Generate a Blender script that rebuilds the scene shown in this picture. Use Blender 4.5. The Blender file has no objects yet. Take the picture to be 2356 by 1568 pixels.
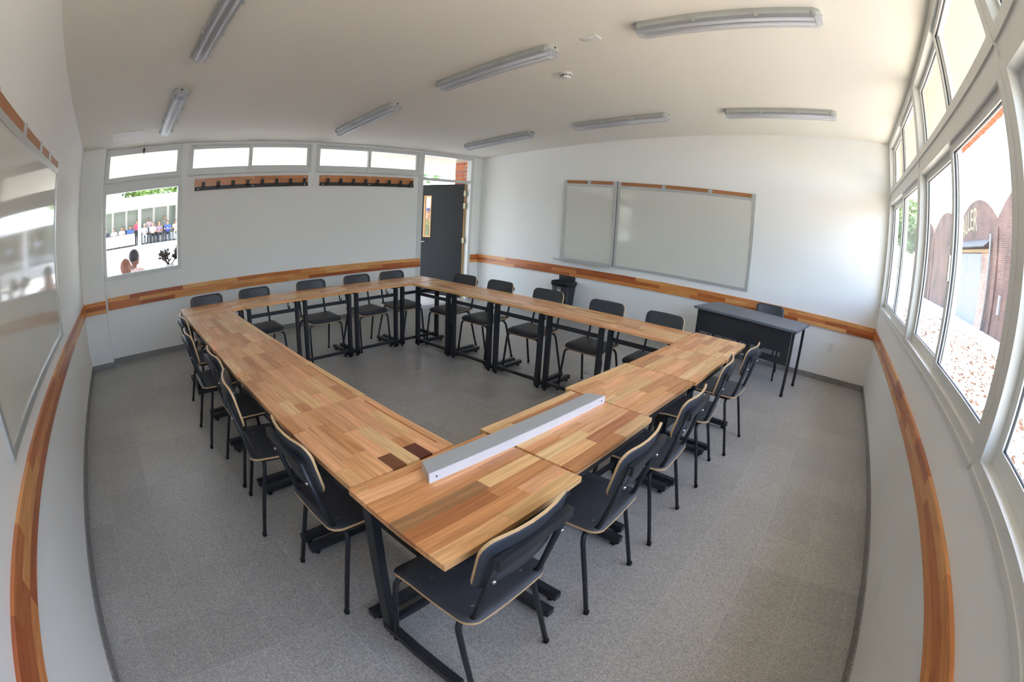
import bpy, bmesh, math, random
import numpy as np
from mathutils import Vector, Matrix
random.seed(7)
PI = math.pi
SC = bpy.context.scene
COL = SC.collection

# ------------------------------------------------------------------ camera
CAM = np.array([0.69658, 0.72486, 1.59845])
YAW, PITCH, ROLL = 0.6998, -0.27321, 0.05419
FPX, KR = 1068.46061, -0.01362            # equisolid focal length in px of the 2356x1568 frame
IW, IH = 2356.0, 1568.0
L, D = 6.814, 6.818                       # room: x 0..L, y 0..D
HN, HS = 2.6254, 3.1843                   # ceiling height at the door wall and at the window wall
SL = (HS - HN) / D
def zc(y): return HN + SL * (D - y)
_f = np.array([math.cos(PITCH) * math.cos(YAW), math.cos(PITCH) * math.sin(YAW), math.sin(PITCH)])
_r = np.array([math.sin(YAW), -math.cos(YAW), 0.0]); _u = np.cross(_r, _f)
_R = math.cos(ROLL) * _r + math.sin(ROLL) * _u
_U = -math.sin(ROLL) * _r + math.cos(ROLL) * _u
def proj(P):
    d = np.asarray(P, float) - CAM
    z, x, y = d @ _f, d @ _R, d @ _U
    h = np.hypot(x, y); th = np.arctan2(h, z)
    r = 2 * FPX * np.sin(th / 2) * (1 + KR * th ** 2)
    return np.stack([IW / 2 + r * x / h, IH / 2 - r * y / h], -1)
def ray(u, v):
    dx, dy = u - IW / 2, IH / 2 - v
    r = math.hypot(dx, dy); th = r / FPX
    for _ in range(40):
        g = 2 * FPX * math.sin(th / 2) * (1 + KR * th ** 2) - r
        dg = FPX * math.cos(th / 2) * (1 + KR * th ** 2) + 4 * FPX * math.sin(th / 2) * KR * th
        th -= g / dg
    h = (dx * _R + dy * _U) / r
    return math.cos(th) * _f + math.sin(th) * h
def at(u, v, ax, val):
    d = ray(u, v); return CAM + (val - CAM[ax]) / d[ax] * d

cd = bpy.data.cameras.new('camera'); cam = bpy.data.objects.new('camera', cd); COL.objects.link(cam)
cd.type = 'PANO'; cd.sensor_fit = 'HORIZONTAL'; cd.sensor_width = 36.0; cd.sensor_height = 36.0 * IH / IW
cy = cd
cy.panorama_type = 'FISHEYE_LENS_POLYNOMIAL'; cy.fisheye_fov = math.radians(200)
cy.fisheye_polynomial_k0 = 0.0
cy.fisheye_polynomial_k1, cy.fisheye_polynomial_k2 = -0.060536083, -0.00026494197
cy.fisheye_polynomial_k3, cy.fisheye_polynomial_k4 = 1.6268382e-05, -1.0798607e-06
cd.clip_start = 0.02; cd.clip_end = 400
M = Matrix(((_R[0], _U[0], -_f[0], CAM[0]), (_R[1], _U[1], -_f[1], CAM[1]), (_R[2], _U[2], -_f[2], CAM[2]), (0, 0, 0, 1)))
cam.matrix_world = M
SC.camera = cam

# ------------------------------------------------------------------ world, sun, exposure
SUN_EL, SUN_AZ = math.radians(75), math.radians(-14)     # high sun, standing behind the warehouse (-y)
wd = bpy.data.worlds.new('world'); SC.world = wd; wd.use_nodes = True
nt = wd.node_tree; nt.nodes.clear()
sky = nt.nodes.new('ShaderNodeTexSky'); sky.sky_type = 'NISHITA'; sky.sun_disc = False
sky.sun_elevation = SUN_EL; sky.sun_rotation = PI / 2 - SUN_AZ; sky.dust_density = 2.5; sky.ozone_density = 0.7; sky.air_density = 1.0
hsv = nt.nodes.new('ShaderNodeHueSaturation'); hsv.inputs['Saturation'].default_value = 0.95
bg = nt.nodes.new('ShaderNodeBackground'); bg.inputs['Strength'].default_value = 1.0
wo = nt.nodes.new('ShaderNodeOutputWorld')
nt.links.new(sky.outputs[0], hsv.inputs['Color']); nt.links.new(hsv.outputs[0], bg.inputs['Color']); nt.links.new(bg.outputs[0], wo.inputs['Surface'])
sd = bpy.data.lights.new('sun', 'SUN'); sd.energy = 3.3; sd.angle = math.radians(0.8); sd.color = (1.0, 0.95, 0.87)
so = bpy.data.objects.new('sun', sd); COL.objects.link(so)
sdir = Vector((math.cos(SUN_EL) * math.cos(SUN_AZ), math.cos(SUN_EL) * math.sin(SUN_AZ), math.sin(SUN_EL)))
so.location = (3, 3, 30); so.rotation_euler = (-sdir).to_track_quat('-Z', 'Y').to_euler()
vs = SC.view_settings
vs.view_transform = 'Standard'; vs.look = 'None'; vs.gamma = 1.0; vs.use_curve_mapping = False
vs.exposure = 0.98
SC.cycles.use_denoising = True
SC.cycles.max_bounces = 9; SC.cycles.diffuse_bounces = 6; SC.cycles.transparent_max_bounces = 16; SC.cycles.glossy_bounces = 3; SC.cycles.adaptive_threshold = 0.1
SC.cycles.sample_clamp_indirect = 12.0; SC.cycles.use_light_tree = False; SC.cycles.caustics_reflective = False; SC.cycles.caustics_refractive = False

# ------------------------------------------------------------------ materials
def S(r, g, b):
    f = lambda c: (c / 255 / 12.92) if c <= 10 else ((c / 255 + 0.055) / 1.055) ** 2.4
    return (f(r), f(g), f(b), 1.0)
MATS = {}
def mat(name, col, rough=0.5, metal=0.0, noise=0.06, scale=12.0, bump=0.0, bscale=60.0, spec=0.5, coat=0.0):
    if name in MATS: return MATS[name]
    m = bpy.data.materials.new(name); m.use_nodes = True
    n = m.node_tree; b = n.nodes['Principled BSDF']
    b.inputs['Roughness'].default_value = rough; b.inputs['Metallic'].default_value = metal
    b.inputs['Specular IOR Level'].default_value = spec; b.inputs['Coat Weight'].default_value = coat; b.inputs['Coat Roughness'].default_value = 0.05
    tc = n.nodes.new('ShaderNodeTexCoord'); ns = n.nodes.new('ShaderNodeTexNoise')
    ns.inputs['Scale'].default_value = scale; ns.inputs['Detail'].default_value = 4
    n.links.new(tc.outputs['Object'], ns.inputs['Vector'])
    mx = n.nodes.new('ShaderNodeMix'); mx.data_type = 'RGBA'
    lo = tuple(c * (1 - noise) for c in col[:3]) + (1,); hi = tuple(min(1, c * (1 + noise)) for c in col[:3]) + (1,)
    mx.inputs[6].default_value = lo; mx.inputs[7].default_value = hi
    n.links.new(ns.outputs['Fac'], mx.inputs[0]); n.links.new(mx.outputs[2], b.inputs['Base Color'])
    if bump:
        n2 = n.nodes.new('ShaderNodeTexNoise'); n2.inputs['Scale'].default_value = bscale; n2.inputs['Detail'].default_value = 3
        n.links.new(tc.outputs['Object'], n2.inputs['Vector'])
        bp = n.nodes.new('ShaderNodeBump'); bp.inputs['Strength'].default_value = bump; bp.inputs['Distance'].default_value = 0.002
        n.links.new(n2.outputs['Fac'], bp.inputs['Height']); n.links.new(bp.outputs[0], b.inputs['Normal'])
    MATS[name] = m; return m
def glass_mat(name, tint=(0.97, 0.98, 0.98, 1), ior=1.45):
    m = bpy.data.materials.new(name); m.use_nodes = True; n = m.node_tree; n.nodes.clear()
    o = n.nodes.new('ShaderNodeOutputMaterial'); t = n.nodes.new('ShaderNodeBsdfTransparent'); g = n.nodes.new('ShaderNodeBsdfGlossy')
    t.inputs['Color'].default_value = tint; g.inputs['Roughness'].default_value = 0.01
    fr = n.nodes.new('ShaderNodeFresnel'); fr.inputs['IOR'].default_value = ior
    mx = n.nodes.new('ShaderNodeMixShader')
    ge = n.nodes.new('ShaderNodeNewGeometry'); sb = n.nodes.new('ShaderNodeMath'); sb.operation = 'SUBTRACT'; sb.inputs[0].default_value = 1.0
    ml = n.nodes.new('ShaderNodeMath'); ml.operation = 'MULTIPLY'
    n.links.new(ge.outputs['Backfacing'], sb.inputs[1]); n.links.new(fr.outputs[0], ml.inputs[0]); n.links.new(sb.outputs[0], ml.inputs[1])
    n.links.new(ml.outputs[0], mx.inputs[0]); n.links.new(t.outputs[0], mx.inputs[1]); n.links.new(g.outputs[0], mx.inputs[2]); n.links.new(mx.outputs[0], o.inputs['Surface'])
    MATS[name] = m; return m
def diffuser_mat():
    m = bpy.data.materials.new('lamp_diffuser'); m.use_nodes = True; n = m.node_tree; b = n.nodes['Principled BSDF']
    b.inputs['Base Color'].default_value = S(222, 224, 232); b.inputs['Roughness'].default_value = 0.18
    o = n.nodes['Material Output']; t = n.nodes.new('ShaderNodeBsdfTransparent'); t.inputs['Color'].default_value = (0.93, 0.94, 0.97, 1)
    mx = n.nodes.new('ShaderNodeMixShader'); mx.inputs[0].default_value = 0.36
    w = n.nodes.new('ShaderNodeTexWave'); w.inputs['Scale'].default_value = 60; tc = n.nodes.new('ShaderNodeTexCoord')
    n.links.new(tc.outputs['Object'], w.inputs['Vector'])
    bp = n.nodes.new('ShaderNodeBump'); bp.inputs['Strength'].default_value = 0.25; bp.inputs['Distance'].default_value = 0.002
    n.links.new(w.outputs['Fac'], bp.inputs['Height']); n.links.new(bp.outputs[0], b.inputs['Normal'])
    n.links.new(t.outputs[0], mx.inputs[1]); n.links.new(b.outputs[0], mx.inputs[2]); n.links.new(mx.outputs[0], o.inputs['Surface'])
    return m
def wood_mat(name, rough=0.3, coat=0.25):
    """stave wood: the stave's own tone is its object colour, grain runs along local x"""
    m = bpy.data.materials.new(name); m.use_nodes = True; n = m.node_tree; b = n.nodes['Principled BSDF']
    b.inputs['Roughness'].default_value = rough; b.inputs['Coat Weight'].default_value = coat; b.inputs['Coat Roughness'].default_value = 0.22
    oi = n.nodes.new('ShaderNodeObjectInfo'); tc = n.nodes.new('ShaderNodeTexCoord')
    mul = n.nodes.new('ShaderNodeMath'); mul.operation = 'MULTIPLY'; mul.inputs[1].default_value = 50.0
    n.links.new(oi.outputs['Random'], mul.inputs[0])
    add = n.nodes.new('ShaderNodeVectorMath'); add.operation = 'ADD'
    n.links.new(tc.outputs['Object'], add.inputs[0]); n.links.new(mul.outputs[0], add.inputs[1])
    mp = n.nodes.new('ShaderNodeMapping'); mp.inputs['Scale'].default_value = (2.2, 38, 38)
    n.links.new(add.outputs[0], mp.inputs['Vector'])
    ns = n.nodes.new('ShaderNodeTexNoise'); ns.inputs['Scale'].default_value = 1.6; ns.inputs['Detail'].default_value = 6; ns.inputs['Distortion'].default_value = 0.7
    n.links.new(mp.outputs[0], ns.inputs['Vector'])
    cr = n.nodes.new('ShaderNodeValToRGB'); cr.color_ramp.elements[0].position = 0.32; cr.color_ramp.elements[1].position = 0.68
    cr.color_ramp.elements[0].color = (0.76, 0.68, 0.60, 1); cr.color_ramp.elements[1].color = (1.10, 1.09, 1.06, 1)
    n.links.new(ns.outputs['Fac'], cr.inputs[0])
    mx = n.nodes.new('ShaderNodeMix'); mx.data_type = 'RGBA'; mx.blend_type = 'MULTIPLY'; mx.inputs[0].default_value = 1.0
    n.links.new(oi.outputs['Color'], mx.inputs[6]); n.links.new(cr.outputs[0], mx.inputs[7]); n.links.new(mx.outputs[2], b.inputs['Base Color'])
    bp = n.nodes.new('ShaderNodeBump'); bp.inputs['Strength'].default_value = 0.06; bp.inputs['Distance'].default_value = 0.001
    n.links.new(ns.outputs['Fac'], bp.inputs['Height']); n.links.new(bp.outputs[0], b.inputs['Normal'])
    MATS[name] = m; return m
def terrazzo_mat(name, base, light, dark, rough=0.38):
    m = bpy.data.materials.new(name); m.use_nodes = True; n = m.node_tree; b = n.nodes['Principled BSDF']
    tc = n.nodes.new('ShaderNodeTexCoord'); geo = n.nodes.new('ShaderNodeNewGeometry')
    oi = n.nodes.new('ShaderNodeObjectInfo')
    v1 = n.nodes.new('ShaderNodeTexVoronoi'); v1.inputs['Scale'].default_value = 210
    n.links.new(geo.outputs['Position'], v1.inputs['Vector'])
    r1 = n.nodes.new('ShaderNodeValToRGB'); e = r1.color_ramp.elements
    e[0].position = 0.0; e[0].color = dark; e[1].position = 1.0; e[1].color = light
    for p, c in ((0.16, dark), (0.20, base), (0.74, base), (0.80, light)):
        q = e.new(p); q.color = c
    sep = n.nodes.new('ShaderNodeSeparateColor'); n.links.new(v1.outputs['Color'], sep.inputs[0]); n.links.new(sep.outputs[0], r1.inputs[0])
    big = n.nodes.new('ShaderNodeTexNoise'); big.inputs['Scale'].default_value = 1.4; big.inputs['Detail'].default_value = 3
    n.links.new(geo.outputs['Position'], big.inputs['Vector'])
    mr = n.nodes.new('ShaderNodeMapRange'); mr.inputs['To Min'].default_value = 0.88; mr.inputs['To Max'].default_value = 1.08
    n.links.new(big.outputs['Fac'], mr.inputs['Value'])
    m2 = n.nodes.new('ShaderNodeMapRange'); m2.inputs['To Min'].default_value = 0.93; m2.inputs['To Max'].default_value = 1.06
    n.links.new(oi.outputs['Random'], m2.inputs['Value'])
    mm = n.nodes.new('ShaderNodeMath'); mm.operation = 'MULTIPLY'; n.links.new(mr.outputs[0], mm.inputs[0]); n.links.new(m2.outputs[0], mm.inputs[1])
    sc = n.nodes.new('ShaderNodeVectorMath'); sc.operation = 'SCALE'
    n.links.new(r1.outputs[0], sc.inputs[0]); n.links.new(mm.outputs[0], sc.inputs['Scale']); n.links.new(sc.outputs[0], b.inputs['Base Color'])
    rr = n.nodes.new('ShaderNodeMapRange'); rr.inputs['To Min'].default_value = rough - 0.03; rr.inputs['To Max'].default_value = rough + 0.04
    n.links.new(big.outputs['Fac'], rr.inputs['Value']); n.links.new(rr.outputs[0], b.inputs['Roughness'])
    MATS[name] = m; return m
def brick_mat(name, c1, c2, mortar, sx=1.0):
    m = bpy.data.materials.new(name); m.use_nodes = True; n = m.node_tree; b = n.nodes['Principled BSDF']; b.inputs['Roughness'].default_value = 0.9
    geo = n.nodes.new('ShaderNodeNewGeometry'); sp = n.nodes.new('ShaderNodeSeparateXYZ'); cb = n.nodes.new('ShaderNodeCombineXYZ')
    n.links.new(geo.outputs['Position'], sp.inputs[0]); n.links.new(sp.outputs[0], cb.inputs[0]); n.links.new(sp.outputs[2], cb.inputs[1])
    br = n.nodes.new('ShaderNodeTexBrick'); br.inputs['Color1'].default_value = c1; br.inputs['Color2'].default_value = c2; br.inputs['Mortar'].default_value = mortar
    br.inputs['Scale'].default_value = 1.0; br.inputs['Brick Width'].default_value = 0.30; br.inputs['Row Height'].default_value = 0.10; br.inputs['Mortar Size'].default_value = 0.012
    n.links.new(cb.outputs[0], br.inputs['Vector'])
    ns = n.nodes.new('ShaderNodeTexNoise'); ns.inputs['Scale'].default_value = 0.6; ns.inputs['Detail'].default_value = 6
    n.links.new(geo.outputs['Position'], ns.inputs['Vector'])
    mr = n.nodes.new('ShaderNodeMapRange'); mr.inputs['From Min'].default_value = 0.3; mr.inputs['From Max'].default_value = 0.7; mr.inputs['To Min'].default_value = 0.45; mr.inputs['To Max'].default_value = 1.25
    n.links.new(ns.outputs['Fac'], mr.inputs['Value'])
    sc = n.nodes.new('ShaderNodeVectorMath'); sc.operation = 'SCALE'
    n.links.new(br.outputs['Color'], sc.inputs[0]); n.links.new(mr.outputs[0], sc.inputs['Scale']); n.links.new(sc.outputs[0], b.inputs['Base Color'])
    MATS[name] = m; return m

M_WALL = mat('white_wall_paint', S(242, 242, 239), 0.75, noise=0.015, scale=3, bump=0.15, bscale=90)
M_CEIL = mat('ceiling_paint', S(238, 234, 224), 0.85, noise=0.015, scale=2, bump=0.08, bscale=40)
M_ALU = mat('white_aluminium', S(218, 219, 216), 0.35, noise=0.02, spec=0.5)
M_ALU_D = mat('white_aluminium_gasket', S(40, 42, 46), 0.6)
M_GLASS = glass_mat('window_glass')
M_BASE = terrazzo_mat('baseboard_stone', S(140, 138, 134), S(168, 166, 160), S(100, 98, 95), 0.5)
M_TILE = terrazzo_mat('granite_floor_tile', S(163, 161, 156), S(184, 182, 176), S(142, 140, 136), 0.325)
M_TILE2 = terrazzo_mat('pale_floor_tile', S(178, 176, 171), S(196, 194, 188), S(158, 156, 152), 0.45)
M_GROUT = mat('floor_grout', S(188, 185, 178), 0.9)
M_WOOD = wood_mat('laminated_wood', 0.34, 0.35)
M_RAILW = wood_mat('varnished_rail_wood', 0.32, 0.3)
M_STEEL = mat('black_steel_paint', S(38, 40, 44), 0.42, noise=0.08, spec=0.5)
M_LAM = mat('charcoal_laminate', S(58, 61, 67), 0.5, noise=0.10, scale=30, bump=0.12, bscale=250, spec=0.55)
M_PLY = mat('pale_plywood_edge', S(214, 178, 130), 0.5, noise=0.15, scale=60)
M_RUB = mat('black_rubber', S(22, 22, 23), 0.8)
M_RIVET = mat('dull_rivet', S(104, 102, 98), 0.5, 0.3)
M_CHROME = mat('bright_zinc', S(205, 206, 208), 0.28, 1.0)
M_BOARD = mat('whiteboard_enamel', S(222, 221, 212), 0.07, noise=0.01, spec=0.6, coat=0.0)
M_FRAME = mat('anodised_aluminium', S(200, 202, 200), 0.35, 0.35)
M_DOOR = mat('dark_grey_door', S(28, 29, 31), 0.65, noise=0.05, spec=0.3)
M_DESK = mat('grey_desk_laminate', S(104, 108, 116), 0.45, noise=0.04, scale=40)
M_WHITEPL = mat('white_plastic', S(232, 231, 226), 0.4)
M_LHOUSE = mat('lamp_grey_plastic', S(176, 178, 172), 0.5)
M_DIFF = diffuser_mat()
M_TUBE = mat('fluorescent_tube_glass', S(235, 236, 235), 0.3)
M_BRASS = mat('aged_hinge', S(150, 142, 120), 0.4, 0.7)
M_WOODP = mat('plain_pale_wood', S(206, 160, 100), 0.45, noise=0.15, scale=30)
M_CORK = mat('brown_wood_strip', S(176, 120, 78), 0.5, noise=0.12, scale=30)
M_PANEL = mat('matt_white_panel', S(236, 235, 232), 0.8)
M_CONC = mat('pale_concrete', S(184, 176, 160), 0.9, noise=0.06, scale=3, bump=0.2, bscale=20)
M_GROUND = mat('white_courtyard_paving', S(170, 167, 160), 0.9, noise=0.04, scale=1.5)

# ------------------------------------------------------------------ mesh helpers
def box(bm, x0, x1, y0, y1, z0, z1, mi=0):
    v = [bm.verts.new(p) for p in ((x0, y0, z0), (x1, y0, z0), (x1, y1, z0), (x0, y1, z0), (x0, y0, z1), (x1, y0, z1), (x1, y1, z1), (x0, y1, z1))]
    for f in ((0, 3, 2, 1), (4, 5, 6, 7), (0, 1, 5, 4), (1, 2, 6, 5), (2, 3, 7, 6), (3, 0, 4, 7)):
        bm.faces.new([v[i] for i in f]).material_index = mi
def prism(bm, pts, y0, y1, mi=0):
    """polygon in x,z extruded along y"""
    a = [bm.verts.new((x, y0, z)) for x, z in pts]; b = [bm.verts.new((x, y1, z)) for x, z in pts]
    n = len(pts)
    bm.faces.new(a).material_index = mi; bm.faces.new(b[::-1]).material_index = mi
    for i in range(n): bm.faces.new((a[i], b[i], b[(i + 1) % n], a[(i + 1) % n])).material_index = mi
def fillet(pts, rad, n=5):
    P = [Vector(p) for p in pts]; out = [P[0]]
    for i in range(1, len(P) - 1):
        a, b, c = P[i - 1], P[i], P[i + 1]
        d1, d2 = (a - b), (c - b); r = min(rad, d1.length * 0.49, d2.length * 0.49)
        p1 = b + d1.normalized() * r; p2 = b + d2.normalized() * r
        for k in range(n + 1):
            t = k / n; out.append((1 - t) ** 2 * p1 + 2 * t * (1 - t) * b + t * t * p2)
    out.append(P[-1]); return out
def tube(bm, pts, rad, n=8, cap=True, mi=0):
    P = [Vector(p) for p in pts]; rings = []
    ref = None
    for i, p in enumerate(P):
        t = (P[min(i + 1, len(P) - 1)] - P[max(i - 1, 0)]).normalized()
        if ref is None: ref = Vector((0, 0, 1)) if abs(t.z) < 0.9 else Vector((1, 0, 0))
        s = t.cross(ref).normalized(); q = s.cross(t).normalized(); ref = q
        rr = rad[i] if isinstance(rad, (list, tuple)) else rad
        rings.append([bm.verts.new(p + rr * (math.cos(2 * PI * k / n) * s + math.sin(2 * PI * k / n) * q)) for k in range(n)])
    for a, b in zip(rings[:-1], rings[1:]):
        for k in range(n):
            f = bm.faces.new((a[k], a[(k + 1) % n], b[(k + 1) % n], b[k])); f.smooth = True; f.material_index = mi
    if cap:
        bm.faces.new(rings[0][::-1]).material_index = mi; bm.faces.new(rings[-1]).material_index = mi
def lathe(bm, prof, n=16, c=(0, 0, 0), mi=0):
    rings = [[bm.verts.new((c[0] + r * math.cos(2 * PI * k / n), c[1] + r * math.sin(2 * PI * k / n), c[2] + z)) for k in range(n)] for r, z in prof]
    for a, b in zip(rings[:-1], rings[1:]):
        for k in range(n):
            f = bm.faces.new((a[k], a[(k + 1) % n], b[(k + 1) % n], b[k])); f.smooth = True; f.material_index = mi
    bm.faces.new(rings[0][::-1]).material_index = mi; bm.faces.new(rings[-1]).material_index = mi
def mk(name, bm, mats, parent=None, loc=None, rot=None, bevel=0.0):
    if bevel:
        es = [e for e in bm.edges if len(e.link_faces) == 2 and e.calc_face_angle(0) > 0.5]
        bmesh.ops.bevel(bm, geom=es, offset=bevel, segments=2, affect='EDGES', profile=0.5)
    bmesh.ops.recalc_face_normals(bm, faces=bm.faces)
    me = bpy.data.meshes.new(name); bm.to_mesh(me); bm.free()
    for m in (mats if isinstance(mats, (list, tuple)) else [mats]): me.materials.append(m)
    return mko(name, me, parent, loc, rot)
def mko(name, me, parent=None, loc=None, rot=None):
    o = bpy.data.objects.new(name, me); COL.objects.link(o)
    if parent: o.parent = parent
    if loc is not None: o.location = loc
    if rot is not None: o.rotation_euler = rot
    return o
def mkbox(name, ext, m, parent=None, bevel=0.0, **k):
    bm = bmesh.new(); box(bm, *ext); return mk(name, bm, m, parent, bevel=bevel, **k)
def tag(o, label=None, cat=None, group=None, kind=None):
    if label: o['label'] = label
    if cat: o['category'] = cat
    if group: o['group'] = group
    if kind: o['kind'] = kind
    return o
def thing(name, label, cat, loc=(0, 0, 0), rotz=0.0, group=None, rot=None):
    o = bpy.data.objects.new(name, None); COL.objects.link(o); o.empty_display_size = 0.1
    o.location = loc; o.rotation_euler = rot if rot is not None else (0, 0, rotz)
    return tag(o, label, cat, group)
def setting(name):
    o = bpy.data.objects.new(name, None); COL.objects.link(o); o['kind'] = 'structure'; return o
def copy_tree(o, parent=None):
    c = o.copy(); COL.objects.link(c); c.parent = parent
    for ch in o.children: copy_tree(ch, c)
    return c

# ------------------------------------------------------------------ floor of granite tiles
TP = 0.3212; TX0, TY0 = 0.2105, 2.338
bm = bmesh.new(); box(bm, -0.15, L + 0.15, -0.15, D + 0.15, -0.2, -0.0007)
floor = tag(mk('floor', bm, M_GROUT), kind='structure')
tiles = []
i0 = math.floor((0 - TX0) / TP); j0 = math.floor((0 - TY0) / TP)
for i in range(i0, i0 + 23):
    for j in range(j0, j0 + 23):
        x0, x1 = max(0, TX0 + i * TP), min(L, TX0 + (i + 1) * TP)
        y0, y1 = max(0, TY0 + j * TP), min(D, TY0 + (j + 1) * TP)
        if x1 - x0 < 0.02 or y1 - y0 < 0.02: continue
        q = proj([(x0, y0, 0), (x1, y0, 0), (x1, y1, 0), (x0, y1, 0)])
        inn = ((q[:, 0] > 0) & (q[:, 0] < IW) & (q[:, 1] > 0) & (q[:, 1] < IH)).sum()
        a = 0.5 * abs(sum(q[k, 0] * q[(k + 1) % 4, 1] - q[(k + 1) % 4, 0] * q[k, 1] for k in range(4)))
        tiles.append((a * inn / 4, x0, x1, y0, y1))
tiles.sort(reverse=True)
PALE_SPOTS = [at(u, v, 2, 0) for u, v in ((350, 1035), (435, 1000), (395, 1075), (450, 1050))]     # tiles here take the lighter, rougher tile material
g = 0.0014; rest = bmesh.new(); full = {}
for n, (a, x0, x1, y0, y1) in enumerate(tiles):
    if n < 300 and a > 0:
        w, h = round(x1 - x0, 4), round(y1 - y0, 4)
        if (w, h) not in full:
            b = bmesh.new(); box(b, -w / 2 + g, w / 2 - g, -h / 2 + g, h / 2 - g, -0.012, 0.0)
            bmesh.ops.recalc_face_normals(b, faces=b.faces)
            me = bpy.data.meshes.new('floor_tile'); b.to_mesh(me); b.free(); me.materials.append(M_TILE); full[(w, h)] = me
        ft_ = mko('floor_tile', full[(w, h)], floor, ((x0 + x1) / 2, (y0 + y1) / 2, random.uniform(-0.0004, 0.0)))
        for q in PALE_SPOTS:
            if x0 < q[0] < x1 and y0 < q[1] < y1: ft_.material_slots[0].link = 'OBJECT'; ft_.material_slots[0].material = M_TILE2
    else:
        box(rest, x0 + g, x1 - g, y0 + g, y1 - g, -0.012, 0.0)
tag(mk('floor_tile_field', rest, M_TILE, floor), kind='stuff')

# ------------------------------------------------------------------ ceiling, walls
bm = bmesh.new()
pts = [(-1.0, zc(-1.0)), (D + 0.3, zc(D + 0.3)), (D + 0.3, zc(D + 0.3) + 0.25), (-1.0, zc(-1.0) + 0.25)]
va = [bm.verts.new((-0.2, y, z)) for y, z in [(0 - 0.0, zc(0)), (D + 0.15, zc(D + 0.15)), (D + 0.15, zc(D + 0.15) + 0.3), (0, zc(0) + 0.3)]]
vb = [bm.verts.new((L + 0.2, v.co.y, v.co.z)) for v in va]
bm.faces.new(va); bm.faces.new(vb[::-1])
for k in range(4): bm.faces.new((va[k], vb[k], vb[(k + 1) % 4], va[(k + 1) % 4]))
tag(mk('ceiling', bm, M_CEIL), kind='structure')
bm = bmesh.new()
def slopewall(bm, x0, x1):
    a = [bm.verts.new((x0, y, z)) for y, z in [(-0.15, -0.2), (D + 0.15, -0.2), (D + 0.15, zc(D + 0.15) + 0.05), (-0.15, zc(-0.15) + 0.05)]]
    b = [bm.verts.new((x1, v.co.y, v.co.z)) for v in a]
    bm.faces.new(a); bm.faces.new(b[::-1])
    for k in range(4): bm.faces.new((a[k], b[k], b[(k + 1) % 4], a[(k + 1) % 4]))
slopewall(bm, -0.2, 0.0); tag(mk('wall_left', bm, M_WALL), kind='structure')
bm = bmesh.new(); slopewall(bm, L, L + 0.2); tag(mk('wall_back_right', bm, M_WALL), kind='structure')
PD = 0.139
bm = bmesh.new()
for e in [(0, 0.335, D - PD, D + 0.15, -0.1, 2.64), (0.335, 1.475, D, D + 0.15, -0.1, 1.035), (1.475, 5.36, D, D + 0.15, -0.1, 2.195),
          (0.335, 6.60, D, D + 0.15, 2.607, 2.64), (6.60, L, D, D + 0.15, -0.1, 2.64), (1.455, 1.56, D, D + 0.1, 2.195, 2.607), (3.40, 3.485, D, D + 0.1, 2.195, 2.607)]:
    box(bm, *e)
tag(mk('wall_back_left', bm, M_WALL), kind='structure')
bm = bmesh.new(); box(bm, -0.2, L + 0.2, -0.15, 0.0, -0.2, 1.062); tag(mk('wall_right', bm, M_WALL), kind='structure')

# stone baseboards
for nm, e in [('baseboard_left', (0, 0.012, 0, D - PD, 0, 0.07)), ('baseboard_back_left', (0.347, 5.43, D - 0.012, D, 0, 0.07)),
              ('baseboard_back_right', (L - 0.012, L, 0, D, 0, 0.07)), ('baseboard_right', (0, L, 0, 0.012, 0, 0.07))]:
    bm = bmesh.new(); box(bm, *e)
    if nm == 'baseboard_back_left':
        box(bm, 0, 0.335, D - PD - 0.012, D - PD, 0, 0.07); box(bm, 0.335, 0.347, D - PD - 0.012, D, 0, 0.07); box(bm, 6.60, L - 0.012, D - 0.012, D, 0, 0.07)
    tag(mk(nm, bm, M_BASE), kind='structure')

# wooden chair rails, each laminated from staves
TONES = [S(238, 184, 126), S(230, 168, 110), S(246, 204, 146), S(236, 176, 122), S(222, 156, 98), S(240, 194, 132), S(206, 142, 88), S(244, 182, 130)]
RTONES = [S(222, 146, 84), S(206, 124, 66), S(230, 164, 98), S(192, 108, 56), S(224, 150, 86), S(182, 98, 52), S(234, 174, 110)]
def stave(w, t, h, tone, m, parent, loc, rot):
    bm = bmesh.new(); box(bm, -w / 2, w / 2, -t / 2, t / 2, -h / 2, h / 2)
    o = mk('stave', bm, m, parent, loc, rot); o.color = tone; return o
RZ0, RZ1 = 0.6775, 0.8235
def rail(name, p0, p1, n):
    """staves along p0->p1 on the wall, n = normal into the room"""
    p0, p1, n = Vector((*p0, 0)), Vector((*p1, 0)), Vector((*n, 0))
    d = (p1 - p0); Ln = d.length; d.normalize(); ang = math.atan2(d.y, d.x)
    a = p0 - n * 0.001; b = p1 + n * 0.006
    core = mkbox(name, (min(a.x, b.x), max(a.x, b.x), min(a.y, b.y), max(a.y, b.y), RZ0 + 0.001, RZ1 - 0.001), M_RAILW)
    core.color = RTONES[3]; tag(core, kind='structure')
    rh = (RZ1 - RZ0) / 3
    for r in range(3):
        s = 0.0
        while s < Ln - 0.001:
            ln = random.uniform(0.28, 0.95); 
            if s + ln > Ln - 0.15: ln = Ln - s
            c = p0 + d * (s + ln / 2) + n * 0.0115
            stave(ln - 0.0006, 0.021 + random.uniform(-0.0003, 0.0003), rh - 0.0005, random.choice(RTONES), M_RAILW, core, (c.x, c.y, RZ0 + (r + 0.5) * rh), (0, 0, ang))
            s += ln
rail('trim_1', (0, 0.024), (0, D - PD), (1, 0))
rail('trim_2', (0.36, D), (5.437, D), (0, -1))
rail('trim_3', (0.0, D - PD), (0.335, D - PD), (0, -1))
rail('trim_4', (L, D - 0.024), (L, 0.024), (-1, 0))
rail('trim_5', (L, 0), (0, 0), (0, 1))
rail('trim_6', (6.60, D), (L, D), (0, -1))

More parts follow.
